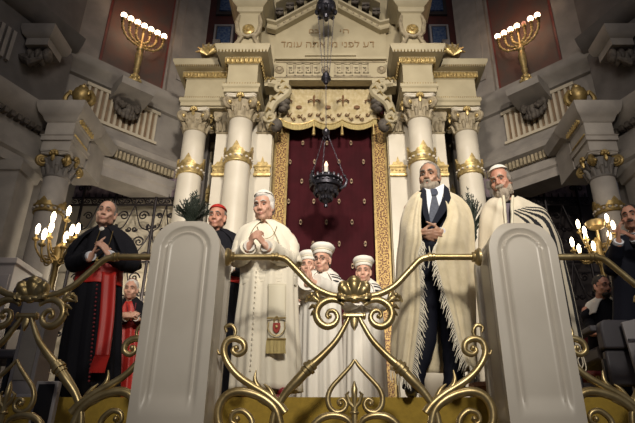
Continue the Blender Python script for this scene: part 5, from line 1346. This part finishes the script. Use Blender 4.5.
def st1(u, v): return 1 if (.62 < u < .995 and v > .42 and ((v - .42) / .58 * 3.6) % 1 < .5) else 0
cl = dict(f=(.05, -.15, .95), n=(.9, -.2, 0), t=(0, .9, .2), curl=(10, 12, 8), spread=3)
cr2 = dict(f=(-.15, -.15, .95), n=(-.9, -.2, 0), t=(0, .9, .2), curl=(10, 12, 8), spread=3)
cantor('bespectacled attendant in white robe and white cap clapping, his shawl striped black', 320, 5.2, 322, 260.5, [(272, 315, 331, .9), (277, 306, 338, .6), (295, 302, 341, .62), (320, 301, 342, .7), (387, 299, 345, .74)],
    [(-1, (302, 290), (307, 281), cl), (1, (340, 291), (312, 282), cr2)], -18, [(270.5, 315, 331, .95), (275, 306, 338, .62), (281, 302, 342, .68), (291, 300, 344, .72)], st1)
cantor('attendant in white robe and cap standing alone nearest the gold curtain border', 364, 5.85, 363.5, 272, [(281, 357, 371, .9), (286, 350, 378, .6), (300, 346, 382, .62), (325, 345, 384, .7), (386, 343, 388, .74)],
    [(-1, (347, 302), (358, 297), cl), (1, (382, 303), (364, 297), cr2)], -8, [(280, 357, 371, .95), (284, 350, 378, .62), (290, 347, 382, .68), (300, 344, 384, .72)], st1, False)
cantor('attendant in white cap mostly hidden behind the bespectacled attendant', 306, 6.0, 308.5, 266, [(276, 302, 316, .9), (281, 296, 321, .6), (300, 293, 323, .62), (386, 290, 325, .74)],
    [(-1, (294, 300), (301, 297), cl), (1, (322, 300), (307, 297), cr2)], -10, [(275, 302, 316, .95), (280, 295, 322, .62), (294, 292, 325, .72)], st1, False)

# ------------------------------------------------------------------ white-haired churchman far left
Y = 6.3; X = P(129, 385, Y).x
h = human('elderly churchman in black cape over scarlet robe, between the sashed man and the left post', X, Y, DZ, P(131, 289.5, Y - .08), 8, 8, 0, skin, [(-1, P(120, 318, Y), P(126, 318, Y - .24), dict(f=(.6, -.4, .2), n=(.2, .4, -.6), t=(0, .4, .6))), (1, P(143, 320, Y), P(136, 318, Y - .24), dict(f=(-.6, -.4, .2), n=(-.2, .4, -.6), t=(0, .4, .6)))], voxel=.009, hs=.95, sw=.16)
hair(h, hairw, None, amp=.004); brows(h, hairg); skullcap(h, redpipe, ang=40)
robe(h, [(301, 125, 137, .9), (306, 118, 144, .6), (322, 117, 145, .62), (345, 116, 146, .7), (384, 114, 148, .75)], redsilk, folds=.014, nf=7, zhem=DZ + .03)
cape(h, [(299, 125, 137, .95), (304, 118, 144, .62), (311, 115, 147, .68), (324, 113, 149, .74)], blackc, 'shoulder_cape', 9, 30, folds=.006, nf=4)
for s in (-1, 1): sleeve(h, s, blackc, (.06, .06, .055, .05), cuff=(whitec, .038))
mb = MB(); mb.tube(cr([P(127, 303, Y - .12), P(129, 318, Y - .2), P(131, 322, Y - .2), P(133, 318, Y - .2), P(136, 303, Y - .12)], 20), .006, 6); mb.build('crimson_cord', redpipe, h.t); shoes(h, shoeblk, X, Y, DZ)

# ------------------------------------------------------------------ clapping man in dark suit at the right edge
Y = 4.65; X = P(637, 300, Y).x
h = human('man in dark suit with moustache and raised clapping hands at the right edge', X, Y, DZ, P(631, 217.5, Y - .08), -38, 4, 0, skinr,
    [(-1, P(611, 268, Y - .06), P(618.5, 242, Y - .30), dict(f=(.05, -.2, .95), n=(.9, -.3, 0), t=(.2, .9, .2), curl=(12, 14, 10), spread=5)), (1, P(660, 268, Y - .06), P(634, 238, Y - .30), dict(f=(-.8, -.1, .5), n=(-.4, -.5, -.6), t=(.2, .6, .6), curl=(15, 18, 12)))], voxel=.008)
hair(h, hairb, None, amp=.005); brows(h, hairb, .007); hair(h, hairb, [((0, -.097, -.056), (.034, .012, .010))], 'moustache', amp=.002)
robe(h, [(236, 624, 644, .9), (241, 612, 658, .58), (262, 611, 660, .58), (300, 613, 660, .6), (330, 612, 662, .62)], navy, 'jacket', folds=.006, nf=5)
collar_band(h, shirt)
for s in (-1, 1): sleeve(h, s, navy, (.075, .07, .062, .054), cuff=(shirt, .042))
for s in (-1, 1):
    mb = MB(); mb.tube([V(X + s * .09, Y, DZ + .92), V(X + s * .10, Y, DZ + .5), V(X + s * .10, Y, DZ + .06)], [.10, .085, .075], 16); mb.build('trouser_leg', navy, h.t)
shoes(h, shoeblk, X, Y, DZ)

# ------------------------------------------------------------------ seated man with spectacles, pale coat over his shoulders
Y = 5.5; X = P(604, 340, Y).x; zs = DZ
h = human('seated man with short dark beard and pale coat beyond the grey padded chair', X, Y, zs, P(602.5, 286.5, Y - .08), 10, 10, 0, skinr, [(-1, P(589, 322, Y), P(594, 334, Y - .25), dict(f=(.3, -.8, -.2), n=(0, .2, -.9), t=(.8, 0, 0))), (1, P(619, 322, Y), P(613, 334, Y - .25), dict(f=(-.3, -.8, -.2), n=(0, .2, -.9), t=(-.8, 0, 0)))], voxel=.009, seated=True, hs=.92, sw=.16)
hair(h, hairb, None, amp=.004); brows(h, hairb); glasses(h); hair(h, hairb, [((0, -.052, -.092), (.050, .044, .036)), ((0, -.092, -.055), (.028, .010, .008))], 'beard', amp=.004)
robe(h, [(299, 597, 609, .9), (304, 588, 618, .6), (325, 588, 619, .62), (350, 588, 620, .66)], blackc, 'jacket', folds=.006, nf=5)
cape(h, [(298.5, 597, 610, .95), (303, 587, 619, .64), (309, 585, 622, .7), (316, 584, 624, .74)], whitec, 'pale_coat', 12, 40, folds=.010, nf=5)
for s in (-1, 1):
    sleeve(h, s, blackc, (.06, .06, .055, .05)); mb = MB(); mb.tube(cr([h.pel + V(s * .09, 0, 0), V(X + s * .12, Y - .42, zs + .52), V(X + s * .12, Y - .43, zs + .42), V(X + s * .12, Y - .42, zs + .07)], 20), [.10, .09, .075, .065], 14); mb.build('trouser_leg', blackc, h.t)
    mb = MB(); mb.cap(V(X + s * .12, Y - .38, zs + .045), V(X + s * .14, Y - .58, zs + .04), .042, .036, 12); mb.build('shoe', shoeblk, h.t)
seatX, seatY = X, Y
# ================================================================== CHAIRS, STANDS, PLANTS
t = thing('armchair', 'crimson upholstered chair under the seated man with spectacles', 'chair', (seatX, seatY, DZ))
mb = MB(); mb.box((seatX, seatY + .02, DZ + .375), (.5, .48, .07)); mb.build('seat', redpipe, t, bevel=.02)
mb = MB(); mb.box((seatX, seatY + .28, DZ + .62), (.5, .06, .5)); mb.build('backrest', redpipe, t, bevel=.025)
for sx in (-1, 1):
    for sy in (-.18, .24):
        mb = MB(); mb.tube([(seatX + sx * .21, seatY + sy, DZ + .001), (seatX + sx * .21, seatY + sy, DZ + .345)], [.018, .024], 8); mb.build('leg', golddark, t)
# grey padded chair seen from behind, lower right
Y = 4.32
def Q(px, py, dy=0): return P(px, py, Y + dy)
x0, x1 = Q(598, 330).x, Q(632, 330).x; zt = Q(600, 321).z; cx = (x0 + x1) / 2; zs = DZ
t = thing('armchair', 'dark grey padded armchair seen from behind at the lower right', 'chair', (cx, Y, zs))
mb = MB(); w2 = (x1 - x0) / 2
prof = [(-w2, 0)] + [(-w2 + .05 - .05 * math.cos(a), -.06 + .06 * math.sin(a)) for a in np.linspace(0, PI / 2, 7)] + [(w2 - .05 + .05 * math.sin(a), -.06 + .06 * math.cos(a)) for a in np.linspace(0, PI / 2, 7)] + [(w2, -.22), (-w2, -.22)]
mb.prism(prof[1:], .10, (cx, Y + .05, zt), X3, Z3); mb.build('head_cushion', greyup, t, bevel=.015)
mb = MB(); mb.box((cx, Y + .01, (zt - .23 + zs + .12) / 2), (w2 * 1.8, .07, zt - .23 - zs - .12)); mb.build('backrest', greyup, t, bevel=.015)
mb = MB(); mb.box((cx, Y + .33, zs + .38), (w2 * 1.9, .52, .12)); mb.build('seat', greyup, t, bevel=.03)
for sx in (-1, 1):
    mb = MB(); mb.box((cx + sx * w2 * 1.08, Y + .28, zs + .56), (.07, .5, .05)); mb.box((cx + sx * w2 * 1.08, Y + .5, zs + .28), (.05, .05, .55)); mb.build('armrest', greyup, t, bevel=.012)
    for sy in (.03, .55):
        mb = MB(); mb.box((cx + sx * w2 * .85, Y + sy, zs + .161), (.04, .04, .32)); mb.build('leg', blackp, t)
# pale board leaning on the chair
t = thing('folded_board', 'pale grey folded board standing beside the grey padded armchair', 'board', (Q(628, 380, -.12).x, Y - .12, DZ))
mb = MB(); a, b = Q(622, 322, -.12), Q(641, 318, -.10)
mb.hexa([Vector((a.x + .02, Y - .16, DZ + .001)), Vector((b.x, Y - .16, DZ + .001)), Vector((b.x, Y - .13, DZ + .001)), Vector((a.x + .02, Y - .13, DZ + .001)), Vector((a.x, Y - .12, a.z)), Vector((b.x, Y - .12, b.z)), Vector((b.x, Y - .09, b.z)), Vector((a.x, Y - .09, a.z))]); mb.build('panel', greylt, t, bevel=.006)
mb = MB(); z = Q(625, 344).z; mb.box(((a.x + b.x) / 2, Y - .15, z), (b.x - a.x - .01, .014, .016)); mb.build('ledge', greyup, t)

# reading stand and framed dark screen at the lower left
Y = 4.75
x0, x1 = P(42, 330, Y).x, P(66, 330, Y).x; zt = P(50, 300, Y).z
t = thing('reading_stand', 'pale panelled reading stand between the gilded railing and the man in black cassock', 'stand', ((x0 + x1) / 2 - .12, Y, DZ))
cx = (x0 + x1) / 2 - .12; w2 = (x1 - x0) / 2
mb = MB(); mb.rects(cx, Y, w2, .12, [(.02, DZ + .001), (.02, DZ + .08), (0, DZ + .10), (0, zt - .25), (.02, zt - .22), (.02, zt - .05), (.05, zt - .02), (.05, zt)]); mb.build('body', greylt, t, bevel=.004)
mb = MB(); mb.box((cx, Y - .122, (DZ + zt) / 2 - .02), (w2 * 1.4, .012, (zt - DZ) * .5)); mb.build('panel', stone, t, bevel=.004)
mb = MB(); mb.hexa([Vector((cx - w2 * 1.3, Y - .2, zt + .001)), Vector((cx + w2 * 1.3, Y - .2, zt + .001)), Vector((cx + w2 * 1.3, Y + .16, zt + .001)), Vector((cx - w2 * 1.3, Y + .16, zt + .001)), Vector((cx - w2 * 1.3, Y - .2, zt + .03)), Vector((cx + w2 * 1.3, Y - .2, zt + .03)), Vector((cx + w2 * 1.3, Y + .16, zt + .12)), Vector((cx - w2 * 1.3, Y + .16, zt + .12))]); mb.build('desk_top', greylt, t, bevel=.004)
Y = 3.75
a, b = P(31, 423, Y), P(59, 381, Y); cx = (a.x + b.x) / 2; w2 = (b.x - a.x) / 2
t = thing('monitor', 'dark monitor with pale bezel standing low behind the left railing', 'monitor', (cx, Y, .901))
mb = MB(); mb.box2(a.x - .02, b.x, Y, Y + .05, a.z - .12, b.z); mb.build('casing', greylt, t, bevel=.006)
mb = MB(); mb.box2(a.x + .0, b.x - .02, Y - .006, Y - .0005, a.z - .10, b.z - .02); mb.build('screen', blackp, t)
mb = MB(); mb.box2(cx - .03, cx + .03, Y + .01, Y + .04, .93, a.z - .121); mb.box2(cx - .16, cx + .16, Y - .08, Y + .12, .902, .929); mb.build('stand', blackp, t)
Y = 5.6
a, b = P(0, 300, Y), P(17, 266, Y); cx = (a.x + b.x) / 2 - .1
t = thing('cabinet', 'pale grey cabinet at the far left edge beyond the gilded railing', 'cabinet', (cx, Y, DZ))
mb = MB(); mb.rects(cx, Y, .27, .25, [(0, DZ + .001), (0, b.z - .08), (.02, b.z - .06), (.02, b.z)]); mb.build('body', greylt, t, bevel=.006)
for s in (-1, 1):
    mb = MB(); mb.box((cx + s * .13, Y - .258, (DZ + b.z - .1) / 2), (.24, .014, b.z - DZ - .25)); d = mb.build('door', greylt, t, bevel=.004)
    mb = MB(); mb.ell((cx + s * .04, Y - .275, (DZ + b.z) / 2), .014); mb.build('knob', golddark, d)
t = thing('upholstered_chair', 'grey round-backed chair between the pale cabinet and the candelabrum', 'chair', (P(30, 290, 5.0).x, 5.0, DZ))
cx = P(30, 290, 5.0).x; zt = P(33, 275, 5.0).z
mb = MB(); r = .17; mb.prism([(-r, -.5), (r, -.5)] + [(r * math.cos(q), -.05 + .05 * 0 + r * math.sin(q) - r + .05) for q in np.linspace(0, PI, 14)], .07, (cx, 5.08, zt - 0), X3, Z3); mb.build('backrest', greyup, t, bevel=.02)
mb = MB(); mb.box((cx, 4.85, DZ + .42), (.40, .40, .08)); mb.build('seat', greyup, t, bevel=.02)
for sx in (-1, 1):
    for sy in (-.16, .19):
        mb = MB(); mb.box((cx + sx * .15, 4.85 + sy, DZ + .1905), (.035, .035, .379)); mb.build('leg', blackp, t)
    mb = MB(); mb.box((cx + sx * .14, 5.045, (DZ + zt - .45) / 2), (.03, .03, zt - .45 - DZ)); mb.build('back_post', blackp, t)

# dark feathery palms in pots beside the ark
def palm(px, py_base, py_top, Y, spread, label, seed):
    rnd = random.Random(seed); b = P(px, py_base, Y); top = P(px, py_top, Y); H = top.z - b.z
    t = thing('potted_palm', label, 'plant', (b.x, Y, DZ), 'feathery palms beside the ark')
    mb = MB(); mb.lathe([(.11, .001), (.13, .02), (.17, .26), (.19, .27), (.19, .31), (.16, .31), (.155, .27), (.001, .265)], (b.x, Y, DZ), 20); mb.build('pot', potm, t)
    mb = MB(); mb.tube(cr([(b.x, Y, DZ + .25), (b.x + .03, Y + .02, (DZ + b.z) / 2), (b.x, Y, b.z)], 10), [.035, .025, .02], 8); mb.build('stem', darkwall, t)
    mb = MB()
    for k in range(90):
        a = rnd.uniform(0, 2 * PI); lean = rnd.uniform(.05, 1.15); L = H * rnd.uniform(.75, 1.05) * (1 - .15 * lean)
        u = Vector((math.cos(a), math.sin(a) * .8, 0)); p0 = Vector((b.x, Y, b.z - .05))
        pts = cr([p0, p0 + Z3 * L * .5 + u * spread * lean * .35, p0 + Z3 * L * (1 - .28 * lean) + u * spread * lean], 9)
        mb.tube(pts, [.006, .005, .002], 4)
        sd = u.cross(Z3)
        for i in range(1, 9):
            p = pts[i]; d = (pts[i] - pts[i - 1]).normalized()
            for s in (-1, 1):
                e = p + (d * .7 + sd * s * .7 + Z3 * .1).normalized() * .085 * (1.1 - .07 * i); mb.tube([p, (p + e) / 2 + Z3 * .006, e], [.004, .0055, .001], 4)
    mb.build('foliage', palmm, t)
palm(190, 232, 189, 5.6, .19, 'dark feathery palm rising behind the left marble post', 3)
palm(473, 245, 186, 5.6, .15, 'dark feathery palm between the two bearded men', 5)
